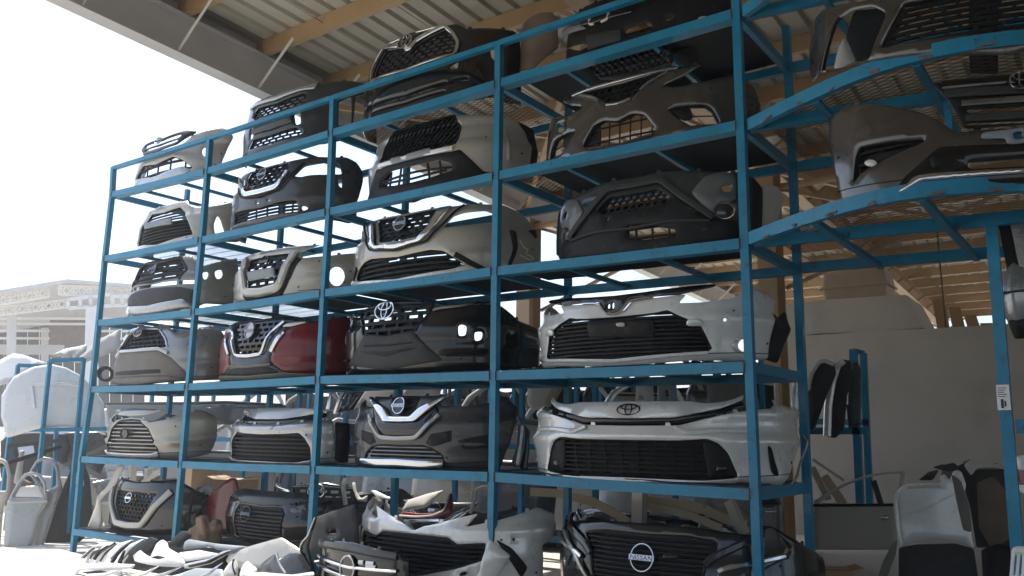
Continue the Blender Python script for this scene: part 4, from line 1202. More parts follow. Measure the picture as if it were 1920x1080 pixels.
bumper('front_bumper', 'champagne bumper cover, chrome V grille, ring emblem, third tier, third bay', Z15, (465, 300),
       [(465, 130), (740, 75), (880, 62), (960, 48), (1180, 48), (1290, 58), (1420, 130), (1500, 230), (1535, 380), (1535, 540), (1525, 640), (1400, 640), (1290, 590), (1180, 590), (850, 625), (465, 690)],
       y0=0.05, mat='champagne_paint', bulge=FOLD,
       holes=[('S', [(800, 236), (870, 150), (950, 122), (1110, 106), (1180, 112), (1185, 192), (1000, 215)])],
       fills=[('C', [(465, 145), (740, 88), (690, 200), (622, 305), (465, 345)], dict(kind='brick', cw=0.1, ch=0.04, width=0.022, depth=0.03)),
              ('C', [(465, 462), (700, 410), (800, 418), (960, 520), (860, 562), (600, 600), (465, 628)], dict(kind='bars', n=5, width=0.03, depth=0.03, nv=4, back='black_plastic', back_to=0.7))],
       overlays=[('C', [(465, 368), (622, 332), (690, 230), (762, 85), (868, 66), (692, 312), (640, 350), (465, 405)], 'chrome', 'grille_frame', dict(off=0.045, thick=0.03)),
                 ('C', [(465, 640), (850, 566), (985, 530), (1092, 578), (850, 605), (465, 672)], 'pearl_paint', 'lower_lip', dict(off=0.03)),
                 ('S', [(1290, 255), (1340, 268), (1358, 400), (1312, 548), (1288, 542), (1325, 400)], 'black_plastic', 'side_vent', dict(off=0.015)),
                 ('S', [(1440, 262), (1510, 250), (1498, 332)], 'black_plastic', 'end_clip')],
       strips=[('N', [(1370, 335), (1400, 395), (1440, 410), (1415, 440), (1470, 470), (1478, 490)], 0.012, 'paper', 'chalk_mark', dict(off=0.004, depth=0.003)), ('N', [(1375, 450), (1420, 480), (1465, 492)], 0.01, 'paper', 'chalk_mark', dict(off=0.004, depth=0.003)), ('C', [(465, 418), (690, 350), (880, 122), (960, 54)], 0.018, 'black_plastic', 'grille_trim', dict(off=0.03)), ('S', [(890, 448), (1000, 510), (1135, 580)], 0.045, 'black_plastic', 'valance_trim', dict(off=0.016))],
       emblem=('ring', (465, 205), 0.068, 0.066, 'dull_chrome', dict(back='grey_plastic', off=0.02)))

bumper('front_bumper', 'gloss black bumper cover, chrome oval emblem, fourth tier, third bay', Z16, (480, 500),
       [(480, 110), (760, 112), (862, 130), (885, 200), (1100, 160), (1385, 128), (1490, 160), (1650, 300), (1800, 368), (1832, 710), (1480, 742), (950, 765), (480, 790)],
       y0=0.05, mat='gloss_black', rake=0.06, bulge=FOLD,
       holes=[('S', [(1102, 345), (1135, 330), (1172, 345), (1176, 370), (1166, 432), (1105, 436)]), ('S', [(1242, 400), (1312, 394), (1312, 450), (1290, 476), (1245, 478)])],
       fills=[('C', [(480, 150), (868, 140), (840, 220), (762, 330), (740, 388), (480, 440)], dict(kind='brick', cw=0.15, ch=0.065, width=0.03, depth=0.04, off=-0.005, back='black_plastic', back_to=0.55))],
       overlays=[('C', [(480, 442), (720, 402), (780, 480), (915, 608), (962, 652), (480, 740)], 'grey_plastic', 'lower_valance',
                  dict(off=0.02)), ('C', [(480, 575), (740, 535), (745, 548), (480, 620)], 'black_plastic', 'lower_slot', dict(off=0.028))],
       strips=[('S', [(885, 200), (925, 183), (1100, 164), (1380, 135)], 0.026, 'chrome', 'lamp_trim', dict(off=0.03)), ('C', [(480, 520), (700, 495)], 0.014, 'black_plastic', 'valance_groove', dict(off=0.03)),
               ('S', [(1000, 610), (1290, 590), (1330, 560)], 0.02, 'black_plastic', 'valance_trim', dict(off=0.02))],
       emblem=('ovals', (474, 205), 0.11, 0.08, 'chrome', dict(off=0.06, w=0.016)))

bumper('front_bumper', 'dark grey bumper cover, chrome U grille, bright lower lip, fifth tier, third bay', Z17, (592, 500),
       [(592, 200), (765, 205), (1010, 190), (935, 290), (1170, 298), (1380, 265), (1550, 212), (1640, 320), (1610, 420), (1565, 600), (1485, 850), (1480, 905), (1000, 905), (592, 885)],
       y0=0.05, mat='darkgrey_paint', rake=0.08, bulge=FOLD,
       fills=[('C', [(592, 216), (742, 214), (702, 350), (592, 374)], dict(kind='bars', n=7, width=0.022, depth=0.03, back='black_plastic', off=-0.005)),
              ('C', [(592, 652), (790, 652), (862, 672), (960, 742), (972, 800), (592, 788)], dict(kind='bars', n=4, width=0.014, depth=0.03, bar_mat='plate_grey', back='black_plastic', off=-0.01))],
       overlays=[('C', [(592, 392), (692, 390), (770, 310), (1008, 192), (1016, 200), (742, 430), (592, 434)], 'chrome', 'grille_frame', dict(off=0.05, thick=0.03)),
                 ('C', [(592, 436), (742, 432), (900, 285), (932, 340), (765, 560), (700, 580), (592, 578)], 'gloss_black', 'grille_surround', dict(off=0.02)),
                 ('S', [(862, 540), (1062, 508), (1052, 622), (872, 664), (805, 640)], 'black_plastic', 'fog_bezel', dict(off=0.004)),
                 ('S', [(1082, 602), (1370, 540), (1372, 680), (1150, 692)], 'black_plastic', 'side_trim', dict(off=0.004))],
       strips=[('C', [(592, 588), (742, 582), (785, 548), (945, 370)], 0.035, 'grey_silver_paint', 'grille_trim', dict(off=0.04)), ('C', [(592, 806), (740, 818), (975, 828)], 0.06, 'chrome', 'lower_lip', dict(off=0.045))],
       emblem=('ring', (595, 290), 0.066, 0.068, 'chrome', dict(off=0.05, back='gloss_black')))

# ------------------------------------------------------------------ fourth bay
bumper('front_bumper', 'dirty black bumper cover with a pale grey lamp panel, top tier, corner bay', Z20, (1240, 380),
       [(1240, -120), (1600, -230), (1900, -330), (2160, -330), (2230, -120), (2240, 150), (1900, 260), (1600, 340), (1240, 520)],
       y0=0.1, mat='black_plastic', rake=0.08, bulge=SOFT,
       holes=[('N', [(565, 495), (690, 455), (785, 430), (792, 482), (690, 516)]), ('N', [(1150, 340), (1165, 300), (1385, 235), (1425, 262), (1420, 292), (1165, 366)]), ('N', [(1555, 190), (1640, 175), (1625, 220), (1570, 225)])],
       overlays=[('N', [(270, 500), (300, 430), (350, 378), (450, 318), (560, 290), (700, 262), (735, 265), (785, 305), (480, 418)], 'plate_grey', 'lamp_panel', dict(off=0.03)),
                 ('N', [(780, 375), (1120, 310), (1128, 420), (785, 520)], 'grey_plastic', 'plate_panel', dict(off=0.02)),
                 ('N', [(1880, 190), (1970, 170), (1985, 240), (1900, 270)], 'off_white', 'cap')],
       strips=[('N', [(812, 170), (818, 268), (862, 258)], 0.02, 'pale_steel', 'wire_clip', dict(off=0.03)), ('N', [(935, 240), (1005, 208), (1000, 100)], 0.02, 'pale_steel', 'wire_clip', dict(off=0.03)),
               ('N', [(400, 340), (850, 240), (1240, 130)], 0.03, 'gloss_black', 'upper_rail', dict(off=0.03))])
plate('bumper_liner', 'brownish black curved plastic liner behind the top rail between third and corner bay', 'car bumper', Z20,
      [(75, 300), (110, 240), (180, 170), (280, 125), (400, 118), (440, 160), (460, 230), (470, 480), (200, 700), (80, 720)], (270, 330), 0.45, w=0.35, sag=0.2, mat='rust_brown', part='liner_shell')

bumper('front_bumper', 'grey brown bumper cover, wide empty grille opening, second tier, corner bay', Z21, (722, 600),
       [(722, 215), (1030, 138), (1200, 110), (1390, 86), (1230, 190), (1070, 268), (1200, 272), (1420, 225), (1640, 172), (1790, 240), (1850, 420), (1850, 600), (1540, 625), (1140, 670), (722, 790)],
       y0=0.06, mat='brown_paint', bulge=SOFT,
       holes=[('N', [(245, 560), (310, 545), (312, 600), (285, 640), (250, 640)])],
       fills=[('C', [(722, 245), (1030, 158), (1090, 145), (920, 268), (850, 338), (830, 362), (722, 392)], dict(kind='hex', cw=0.06, ch=0.04, width=0.013, back='black_plastic')), ('C', [(722, 545), (850, 482), (935, 490), (1030, 610), (1000, 642), (722, 722)], dict(kind='bars', n=2, width=0.012, depth=0.015, nv=7)),
              ('S', [(1120, 455), (1200, 430), (1420, 420), (1480, 458), (1540, 568), (1300, 582), (1215, 540)], dict(kind='bars', n=1, width=0.008, depth=0.01))],
       overlays=[('S', [(1128, 456), (1200, 436), (1300, 432), (1320, 520), (1240, 535)], 'black_plastic', 'fog_bezel', dict(off=-0.02)),
                 ('N', [(300, 640), (560, 560), (555, 735), (280, 800)], 'black_plastic', 'grille_shutter', dict(off=-0.045))],
       strips=[('C', [(722, 225), (1030, 146), (1200, 118)], 0.025, 'dull_chrome', 'hood_trim', dict(off=0.02)), ('C', [(722, 412), (830, 372)], 0.02, 'dull_chrome', 'grille_sill', dict(off=0.02)), ('S', [(905, 300), (960, 245), (1120, 150)], 0.02, 'dull_chrome', 'grille_side', dict(off=0.02)),
               ('C', [(722, 745), (1000, 655)], 0.02, 'brown_paint', 'lower_lip', dict(off=0.02))])

bumper('front_bumper', 'slate bumper cover, black trapezoid grille, round fog lamp, third tier, corner bay', Z22, (715, 440),
       [(715, 170), (960, 118), (1250, 125), (1480, 138), (1600, 165), (1665, 255), (1660, 560), (1500, 650), (1000, 720), (715, 770)],
       y0=0.05, mat='slate_paint', rake=0.05, bulge=SOFT,
       overlays=[('C', [(715, 238), (920, 198), (1080, 325), (1280, 478), (1480, 500), (1500, 640), (1000, 715), (715, 765)], 'black_plastic', 'grille_panel',
                  dict(off=0.012, holes=[('C', [(715, 300), (900, 262), (1010, 330), (965, 378), (715, 430)]), ('N', [(665, 535), (800, 520), (1030, 558), (1032, 612), (800, 645), (665, 625)]), ('N', [(350, 360), (440, 338), (430, 362), (340, 385)]),
                                         ('N', [(520, 478), (538, 474), (538, 496), (520, 498)]), ('N', [(622, 420), (648, 415), (640, 438), (624, 440)])])),
                 ('S', [(1150, 292), (1240, 172), (1400, 130), (1470, 165), (1472, 335), (1310, 475), (1200, 352)], 'slate_light', 'lamp_panel', dict(off=0.02, holes=[('S', [(1365, 240), (1440, 225), (1440, 290), (1375, 290)]), ('S', ellipse(1395, 425, 75, 60, 18).tolist())])),
                 ('S', ellipse(1390, 425, 70, 55, 18).tolist(), 'glass_dark', 'fog_lamp', dict(off=0.005)),
                 ('S', [(1595, 165), (1665, 255), (1660, 560), (1585, 560), (1590, 300)], 'black_plastic', 'arch_liner', dict(off=0.012)),
                 ('S', [(1690, 220), (1800, 240), (1840, 330), (1780, 520), (1670, 570), (1675, 380)], 'off_white', 'torn_wrap', dict(off=-0.01))],
       fills=[('C', [(715, 292), (905, 254), (1022, 330), (970, 386), (715, 438)], dict(kind='hex', cw=0.06, ch=0.04, width=0.016, back='black_plastic', back_to=0.62)), ('N', [(660, 525), (800, 515), (1035, 550), (1037, 615), (800, 650), (660, 630)], dict(kind='bars', n=2, width=0.02, nv=3))],
       strips=[('C', [(715, 235), (920, 192), (1080, 318), (1310, 478)], 0.045, 'grey_plastic', 'grille_frame', dict(off=0.035)), ('C', [(715, 560), (1000, 505), (1280, 505)], 0.02, 'grey_plastic', 'valance_trim', dict(off=0.03))])

bumper('front_bumper', 'white bumper cover, black V garnish without emblem, fourth tier, corner bay', Z23, (600, 420),
       [(600, 285), (665, 270), (722, 195), (900, 176), (1100, 152), (1040, 216), (1200, 210), (1400, 186), (1480, 150), (1570, 100), (1650, 130), (1716, 192), (1702, 262), (1672, 350), (1666, 605), (1480, 615), (1130, 610), (600, 655)],
       y0=0.05, mat='white_paint', rake=0.07, bulge=crease([((0.6, 0.62), 0.02, 0.05)]),
       holes=[('S', ellipse(1352, 335, 12, 12, 10).tolist()), ('S', ellipse(1492, 508, 46, 44, 16).tolist())],
       fills=[('C', [(600, 320), (800, 300), (900, 286), (965, 270), (1050, 312), (1130, 350), (1192, 382), (1270, 530), (1230, 552), (600, 604)], dict(kind='bars', n=11, width=0.022, depth=0.025, back='black_plastic', back_to=0.9, off=-0.012))],
       overlays=[('N', [(430, 340), (880, 335), (880, 455), (425, 455)], 'black_plastic', 'plate_holder', dict(off=0.0)),
                 ('C', [(600, 165), (800, 140), (1300, 80), (1302, 100), (1050, 160), (722, 186), (662, 270), (600, 286)], 'gloss_black', 'hood_garnish', dict(off=0.02, holes=[('N', [(556, 225), (576, 222), (578, 256), (558, 258)]), ('N', [(586, 215), (604, 212), (606, 256), (588, 258)])])),
                 ('S', [(1098, 350), (1130, 328), (1180, 325), (1212, 380), (1105, 382)], 'pearl_paint', 'lamp_tab', dict(off=0.03)),
                 ('N', [(630, 358), (690, 355), (690, 382), (634, 384)], 'off_white', 'clip', dict(off=0.02)),
                 ('S', [(1702, 265), (1742, 322), (1815, 272), (1802, 420), (1752, 630), (1672, 602), (1680, 380)], 'black_plastic', 'arch_liner', dict(off=-0.015)),
                 ('S', [(1400, 500), (1440, 470), (1500, 460), (1560, 480), (1560, 545), (1480, 560), (1420, 545)], 'pearl_paint', 'fog_bezel', dict(off=0.018, holes=[('S', ellipse(1492, 508, 46, 44, 16).tolist())]))],
       strips=[('C', [(600, 296), (655, 282), (712, 200), (840, 180)], 0.016, 'chrome', 'garnish_trim', dict(off=0.03)), ('C', [(600, 618), (1130, 570), (1240, 562)], 0.025, 'white_paint', 'lower_lip', dict(off=0.03))])

bumper('front_bumper', 'white bumper cover, oval emblem on its hood edge, fifth tier, corner bay', Z24, (715, 500),
       [(715, 338), (1040, 336), (1300, 272), (1480, 238), (1640, 226), (1692, 190), (1800, 242), (1782, 400), (1775, 560), (1735, 722), (1430, 700), (1300, 725), (715, 722)],
       y0=0.04, rz=R(5), w=0.98, mat='pearl_paint', rake=0.07, bulge=crease([((0.80, 0.93), 0.03, 0.035), ((0.62, 0.55), 0.022, 0.05)]),
       holes=[('S', [(1588, 460), (1620, 478), (1692, 650), (1672, 666), (1638, 640)])],
       fills=[('C', [(715, 428), (1050, 432), (1220, 420), (1292, 450), (1352, 512), (1422, 660), (1400, 676), (1200, 692), (715, 672)], dict(kind='bars', n=9, width=0.014, depth=0.03, nv=12, back='black_plastic', off=-0.02, bar_mat='black_plastic'))],
       overlays=[('C', [(715, 180), (1110, 178), (1200, 192), (1300, 185), (1400, 165), (1485, 132), (1470, 165), (1300, 226), (1000, 286), (715, 288)], 'pearl_paint', 'hood_edge', dict(off=0.01)),
                 ('C', [(715, 291), (1000, 289), (1300, 230), (1465, 172), (1480, 212), (1300, 262), (1045, 333), (715, 335)], 'gloss_black', 'hood_gap_trim', dict(off=-0.02)),
                 ('S', [(1190, 440), (1290, 452), (1350, 515), (1418, 658), (1230, 680)], 'black_plastic', 'grille_corner', dict(off=-0.012)),
                 ('S', [(1280, 590), (1345, 590), (1345, 640), (1280, 640)], 'gloss_black', 'sensor', dict(off=0.0)), ('S', [(1575, 440), (1635, 470), (1710, 660), (1670, 685), (1620, 650)], 'black_plastic', 'vent_backing', dict(off=-0.03))],
       strips=[('S', [(1010, 345), (1095, 378), (1300, 366), (1480, 372)], 0.03, 'pearl_paint', 'body_crease', dict(off=0.026, depth=0.02)), ('C', [(715, 700), (1200, 706), (1400, 690)], 0.03, 'pearl_paint', 'lower_lip', dict(off=0.03)),
               ('S', [(1840, 400), (1835, 560), (1800, 750)], 0.02, 'beige_paint', 'end_flange', dict(off=-0.01))],
       emblem=('ovals', (717, 232), 0.084, 0.038, 'gloss_black', dict(off=0.022, w=0.009)))

bumper('front_bumper', 'black car front, dense slats, lettered ring emblem, lowest tier, corner bay', Z25, (715, 560),
       [(715, 350), (1050, 378), (1400, 425), (1470, 368), (1550, 368), (1645, 428), (1745, 490), (1855, 560), (1860, 800), (1820, 1050), (715, 1050)],
       y0=0.0, mat='black_paint', rake=0.08, zref=0.735,
       holes=[('S', [(1500, 385), (1560, 380), (1650, 515), (1640, 540), (1490, 560)])],
       fills=[('C', [(715, 425), (1000, 440), (1180, 480), (1110, 600), (1060, 830), (715, 850)], dict(kind='bars', n=14, width=0.018, depth=0.025, back='black_plastic', off=0.0))],
       overlays=[('S', [(1190, 660), (1240, 622), (1410, 590), (1600, 548), (1660, 545), (1480, 640), (1420, 780), (1150, 800)], 'glass_dark', 'headlamp', dict(off=0.01)),
                 ('N', [(838, 545), (935, 540), (936, 575), (838, 577)], 'gloss_black', 'sensor', dict(off=0.012))],
       strips=[('S', [(1190, 650), (1240, 626), (1410, 594), (1600, 552)], 0.03, 'chrome', 'lamp_trim', dict(off=0.03)), ('N', [(215, 375), (235, 440), (300, 535), (370, 690)], 0.03, 'dull_chrome', 'side_trim', dict(off=0.03)),
               ('S', [(1110, 610), (1160, 560), (1290, 500), (1400, 450)], 0.05, 'black_paint', 'fender_ridge', dict(off=0.03))],
       emblem=('ring', (715, 562), 0.082, 0.086, 'dull_chrome', dict(off=0.03, text_mat='gloss_black', tsize=0.34)))

# ------------------------------------------------------------------ bow-front rack
bumper('front_bumper', 'glossy brown grey bumper cover, black slatted grille, on the lower curved shelf', Z27, (1482, 300),
       [(1482, 485), (1010, 520), (900, 445), (790, 385), (600, 328), (400, 292), (170, 318), (50, 400), (70, 560), (130, 950), (160, 1045), (480, 1010), (560, 968), (1482, 900)],
       y0=-0.45, rz=R(18), mat='brown_paint', rake=0.08, w=0.95, D=0.75, n=3.0, bulge=SOFT, group='bumpers on the bow-front rack',
       fills=[('S', [(300, 625), (500, 590), (780, 568), (760, 592), (300, 825), (240, 900), (265, 700)], dict(kind='bars', n=3, width=0.02, back='black_plastic'))],
       overlays=[('C', [(1482, 95), (830, 150), (965, 305), (1065, 500), (1482, 468)], 'black_plastic', 'upper_grille', dict(off=0.02, holes=[('C', [(1482, 330), (1080, 352), (1095, 388), (1482, 375)]), ('C', [(1482, 440), (1070, 455), (1080, 480), (1482, 462)])])),
                 ('C', [(1482, 612), (880, 632), (640, 840), (540, 970), (1482, 890)], 'gloss_black', 'lower_grille', dict(off=0.012, holes=[('C', [(1482, 715), (1095, 745), (1098, 795), (1482, 775)])])),
                 ('C', [(1482, 796), (720, 846), (560, 972), (630, 970), (765, 890), (1482, 832)], 'chrome', 'lower_lip', dict(off=0.03)),
                 ('N', [(1190, 535), (1482, 500), (1520, 502), (1520, 612), (1380, 620), (1370, 575), (1190, 582)], 'plate_grey', 'plate_bracket', dict(off=0.03, holes=[('N', [(1418, 530), (1505, 522), (1505, 585), (1425, 588)])])),
                 ('S', ellipse(375, 745, 45, 25, 16).tolist(), 'lens', 'fog_lamp', dict(off=0.0)), ('S', [(815, 695), (905, 690), (900, 785), (825, 795)], 'black_plastic', 'fog_bezel', dict(off=0.02))],
       strips=[('C', [(1482, 215), (920, 245)], 0.05, 'grey_plastic', 'grille_slat', dict(off=0.045)), ('C', [(1482, 290), (1040, 320)], 0.035, 'dull_chrome', 'grille_slat', dict(off=0.045)), ('C', [(1482, 410), (1070, 435)], 0.04, 'grey_plastic', 'grille_slat', dict(off=0.045)), ('C', [(1482, 130), (900, 180)], 0.05, 'gloss_black', 'grille_slat', dict(off=0.045))],
       emblem=('ovals', (1482, 165), 0.058, 0.052, 'chrome', dict(off=0.075, w=0.009)))
bumper('front_bumper', 'dark brown bumper cover with an open mesh grille, on the upper curved shelf', Z28, (1760, 300),
       [(1760, -260), (1300, -200), (900, -60), (620, -20), (480, 20), (300, 40), (150, 80), (60, 200), (55, 430), (75, 720), (1760, 480)],
       y0=-0.42, rz=R(16), mat='brown_paint', rake=0.08, w=0.95, D=0.75, bulge=SOFT, group='bumpers on the bow-front rack',
       holes=[('S', [(182, 620), (262, 290), (300, 180), (420, 90), (600, 60), (720, 120), (650, 300), (560, 520), (440, 560), (240, 612)])],
       fills=[('C', [(1760, -120), (1100, 0), (860, 40), (735, 280), (660, 430), (1760, 280)], dict(kind='brick', cw=0.13, ch=0.034, width=0.017, slant=0.6))],
       strips=[('S', [(180, 625), (262, 285), (330, 160)], 0.02, 'gloss_black', 'opening_trim', dict(off=0.02))])
plate('lamp_shield', 'pale blue grey plastic shield behind the dark brown bumper on the upper curved shelf', 'plastic shield', Z28, [(240, 605), (280, 430), (335, 318), (370, 400), (445, 530), (340, 580)], (320, 520), 0.1, w=0.2, sag=0.05, mat='lens', part='shield')
MESH_HOLES = []
for r_ in range(5):
    for c_ in range(13):
        x_ = 800 + c_ * 62 + (r_ % 2) * 30; y_ = 662 - (c_ * 62) * 0.26 + r_ * 36
        if y_ > 775 - (x_ - 880) * 0.22 or x_ > 1570: continue
        MESH_HOLES.append([(x_, y_), (x_ + 34, y_ - 12), (x_ + 40, y_ + 6), (x_ + 6, y_ + 20)])
plate('mesh_grille', 'black honeycomb grille leaning at the back of the second tier, corner bay', 'car grille', Z20,
      [(740, 660), (1000, 560), (1500, 440), (1620, 480), (1620, 640), (1100, 800), (880, 800)], (1200, 640), 0.14, w=0.6, sag=0.03, rake=0.3, mat='black_plastic', part='surround',
      holes=MESH_HOLES)

plate('tarpaulin', 'dark navy tarpaulin hanging behind the dark brown bumper on the upper curved shelf', 'tarpaulin', Z28,
      [(350, 330), (420, 90), (700, 60), (860, 120), (800, 330), (700, 480), (450, 540)], (580, 300), 0.35, w=0.5, sag=0.06, mat='dark_sheet', part='sheet')
plate('tarpaulin', 'dark blue tarpaulin behind the mesh of the upper bumper on the bow-front rack', 'tarpaulin', Z28,
      [(1430, 260), (1440, -200), (1700, -220), (1690, 640), (1440, 640)], (1560, 300), 0.62, w=0.5, sag=0.06, mat='dark_sheet', part='sheet')

bumper('front_bumper', 'second black bumper shell lying behind the dirty black one, top tier, corner bay', Z20, (1300, 480),
       [(1300, 300), (1600, 200), (1900, 110), (2150, 60), (2260, 100), (2270, 330), (2000, 420), (1600, 540), (1300, 640)],
       y0=0.3, mat='black_plastic', rake=0.02, w=0.85, D=0.5, details=False)
# ------------------------------------------------------------------ loose parts in front of the rack
ZP = (120, 980, 4.0); ZL = (0, 650, 2.512); ZQ = (1480, 640, 2.4545); ZR = (590, 880, 5.189); ZS = (930, 900, 3.84); ZT = (150, 850, 7.111); ZU = (960, 700, 3.4286); ZC = (0, 480, 4.908)

bumper('front_bumper', 'black bumper with pale bars and a large ring, standing before the third bay', Z19, (655, 420),
       [(655, 345), (860, 400), (1215, 500), (1330, 560), (1330, 1100), (655, 1100)], y0=-0.5, rz=R(-9.5), rake=0.05, w=0.8, D=0.5, mat='gloss_black', group='bumpers standing on the ground before the rack', zref=0.5, bulge=None,
       overlays=[('C', [(655, 440), (1215, 520), (1210, 800), (655, 760)], 'gloss_black', 'grille_panel', dict(off=0.006))],
       strips=[('C', [(655, 408), (1215, 512)], 0.05, 'slate_paint', 'top_bar', dict(off=0.03)), ('C', [(655, 440), (1200, 545)], 0.02, 'grey_plastic', 'upper_slat', dict(off=0.03)), ('C', [(655, 640), (780, 652), (1215, 685)], 0.022, 'chrome', 'chrome_slat', dict(off=0.03)), ('C', [(655, 760), (1210, 800)], 0.022, 'chrome', 'chrome_slat', dict(off=0.03)),
               ('N', [(775, 582), (830, 585)], 0.03, 'dull_chrome', 'clip', dict(off=.02)), ('N', [(860, 592), (950, 600)], 0.03, 'dull_chrome', 'clip', dict(off=.02)), ('N', [(860, 630), (970, 645)], 0.03, 'dull_chrome', 'clip', dict(off=.02))],
       emblem=('ring', (655, 650), 0.092, 0.092, 'dull_chrome', dict(text=None, bar=False, back='gloss_black', w=0.018)))
plate('wheel_arch_trim', 'thin curved black trim, pale edge, leaning beside the black bumper with the ring', 'trim strip', Z19,
      [(70, 400), (95, 350), (165, 280), (250, 62), (262, 66), (190, 290), (160, 400), (190, 540), (240, 690), (240, 900), (130, 900), (150, 680), (90, 560)], (150, 400), -0.42, w=0.3, sag=0.03, mat='gloss_black', part='trim_body', rake=0.05,
      strips=[('edge', [(258, 62), (170, 285), (95, 360), (80, 470), (110, 600), (170, 690)], 0.016, 'dull_chrome', dict(off=0.012))])
plate('undertray', 'dark grey plastic undertray standing upright behind the black bumper with the ring', 'undertray', Z18,
      [(70, 560), (118, 420), (300, 360), (400, 325), (420, 400), (430, 640), (300, 720), (70, 700)], (280, 500), -0.2, w=0.5, sag=0.05, mat='grey_plastic', part='tray', rake=0.05, holes=[[(205, 505), (262, 505), (268, 545), (205, 548)]])
plate('tail_lamp', 'small red tail lamp seen through a hole in the grey undertray', 'tail lamp', Z18, [(195, 495), (270, 495), (275, 560), (195, 560)], (235, 525), -0.1, w=0.1, sag=0.01, mat='red_paint', part='lens', strips=[('lamp_rim', [(198, 548), (268, 546)], 0.02, 'lens', dict(off=0.012))])

bumper('front_bumper', 'pearl white bumper cover, pointed wings, black slatted mouth, standing below the third bay', Z18, (840, 520),
       [(840, 518), (905, 488), (1290, 395), (1205, 490), (1420, 448), (1740, 352), (1852, 400), (1832, 560), (1745, 622), (1765, 900), (1300, 980), (840, 980)],
       y0=-0.12, w=0.95, D=0.7, rake=0.12, mat='pearl_paint', group='bumpers standing on the ground before the rack', bulge=crease([((0.75, 0.8), 0.02, 0.05)]),
       holes=[('S', ellipse(1548, 580, 10, 12, 10).tolist())],
       fills=[('C', [(840, 546), (1080, 572), (1150, 622), (1342, 612), (1330, 722), (1130, 785), (840, 850)], dict(kind='bars', n=9, width=0.022, depth=0.03, back='black_plastic', off=0.0))],
       overlays=[('S', [(1382, 570), (1522, 690), (1420, 850), (1400, 980), (1250, 980), (1330, 730)], 'pearl_paint', 'corner_blade', dict(off=0.05)), ('S', [(1420, 575), (1530, 640), (1640, 780), (1600, 860), (1500, 700)], 'black_plastic', 'arch_liner', dict(off=0.02)),
                 ('S', [(1185, 808), (1228, 806), (1222, 834), (1172, 840)], 'black_plastic', 'vent', dict(off=0.055))])

FP = 'fenders heaped on the ground before the rack'
def blade(label, pts, Y, mat='white_paint', rz=0.0, sag=0.03, rake=0.25, w=0.5, edge=None, emat='gloss_black', part='fender_skin', name='fender', cat='fender', group=FP, zone=ZP):
    P = np.array(pts, float)
    st = [('fender_edge', edge, 0.02, emat, dict(off=0.004))] if edge else ()
    return plate(name, label, cat, zone, pts, tuple(P.mean(0)), Y, w=w, sag=sag, rz=rz, rake=rake, mat=mat, part=part, group=group, strips=st, step=0.05)
blade('white fender blade at the yard end of the fender heap', [(60, 330), (120, 255), (205, 182), (238, 180), (190, 235), (160, 330), (150, 460), (60, 460)], -0.30, edge=[(222, 188), (170, 230), (130, 262)])
blade('white fender blade, second from the yard end of the fender heap', [(150, 340), (215, 245), (290, 172), (372, 142), (384, 155), (300, 215), (250, 290), (225, 340), (220, 460), (140, 460)], -0.34, edge=[(378, 152), (300, 205), (235, 270)])
blade('white fender blade, third from the yard end of the fender heap', [(240, 340), (310, 235), (400, 155), (500, 128), (514, 142), (430, 200), (370, 275), (335, 340), (330, 460), (235, 460)], -0.38, edge=[(508, 140), (420, 198), (352, 270)])
blade('white fender blade under the black piece, middle of the fender heap', [(340, 340), (395, 250), (485, 162), (580, 122), (596, 138), (505, 205), (450, 280), (420, 340), (420, 460), (335, 460)], -0.42, edge=[(590, 136), (500, 200), (430, 290)])
blade('wide matt black filler sheet darkening the gaps of the fender heap', [(70, 300), (150, 225), (360, 160), (560, 135), (700, 150), (880, 175), (1120, 190), (1250, 240), (1260, 460), (60, 460)], -0.12, 'black_plastic', rake=0.35, w=1.2, name='black_skin', cat='car bumper', group=None)  # black sheet added behind the blades so their gaps read as shade
for k, (pts, Y, lb) in enumerate([  # dark strips; the thin curved ones follow blade gaps as painted shade
    ([(128, 255), (205, 185), (228, 186), (175, 235), (140, 275)], -0.36, 'short brown edged dark strip at the yard end of the fender heap'),
    ([(205, 275), (245, 212), (320, 168), (332, 174), (262, 222), (225, 285)], -0.40, 'thin dark curved strip shading the gap between the first white fender blades'),
    ([(338, 300), (380, 225), (465, 160), (480, 166), (405, 232), (362, 305)], -0.45, 'thin dark curved strip shading a gap amid the white fender blades'),
    ([(392, 300), (440, 205), (452, 208), (425, 290), (420, 330)], -0.50, 'narrow dark strip shading the gap beside the crumpled white fender'),
    ([(540, 345), (700, 332), (780, 340), (700, 352), (560, 358)], -0.70, 'flat dark strip under the crumpled white fender'),
    ([(900, 322), (1050, 292), (1230, 212), (1238, 224), (1080, 306), (930, 338)], -0.66, 'long dark strip under the flat white panel'),
    ([(640, 262), (690, 246), (750, 262), (700, 276)], -0.68, 'small dark bracket on the crumpled white fender'),
    ([(120, 372), (260, 356), (330, 372), (200, 392)], -0.8, 'flat dark bracket at the low front edge of the heap')]):
    blade(lb, pts, Y, 'black_plastic' if k else 'rust_brown', rake=0.4, w=0.3, name='dark_strip', cat='strip', group=None)
blade('black wheel arch liner lying on the white fender blades', [(470, 230), (510, 190), (640, 105), (700, 128), (660, 225), (560, 250), (500, 300)], -0.46, 'black_plastic', name='arch_liner', cat='arch liner', group=None)
blade('black plastic bracket leaning behind the white fenders', [(760, 170), (870, 62), (938, 66), (950, 100), (850, 190)], -0.22, 'black_plastic', name='bracket', cat='bracket', group=None)
blade('large white fender with one pointed tip at the front of the heap', [(10, 300), (70, 318), (300, 302), (560, 312), (608, 325), (500, 345), (300, 362), (110, 358), (60, 420), (10, 420)], -0.72, 'white_paint', rake=0.5)
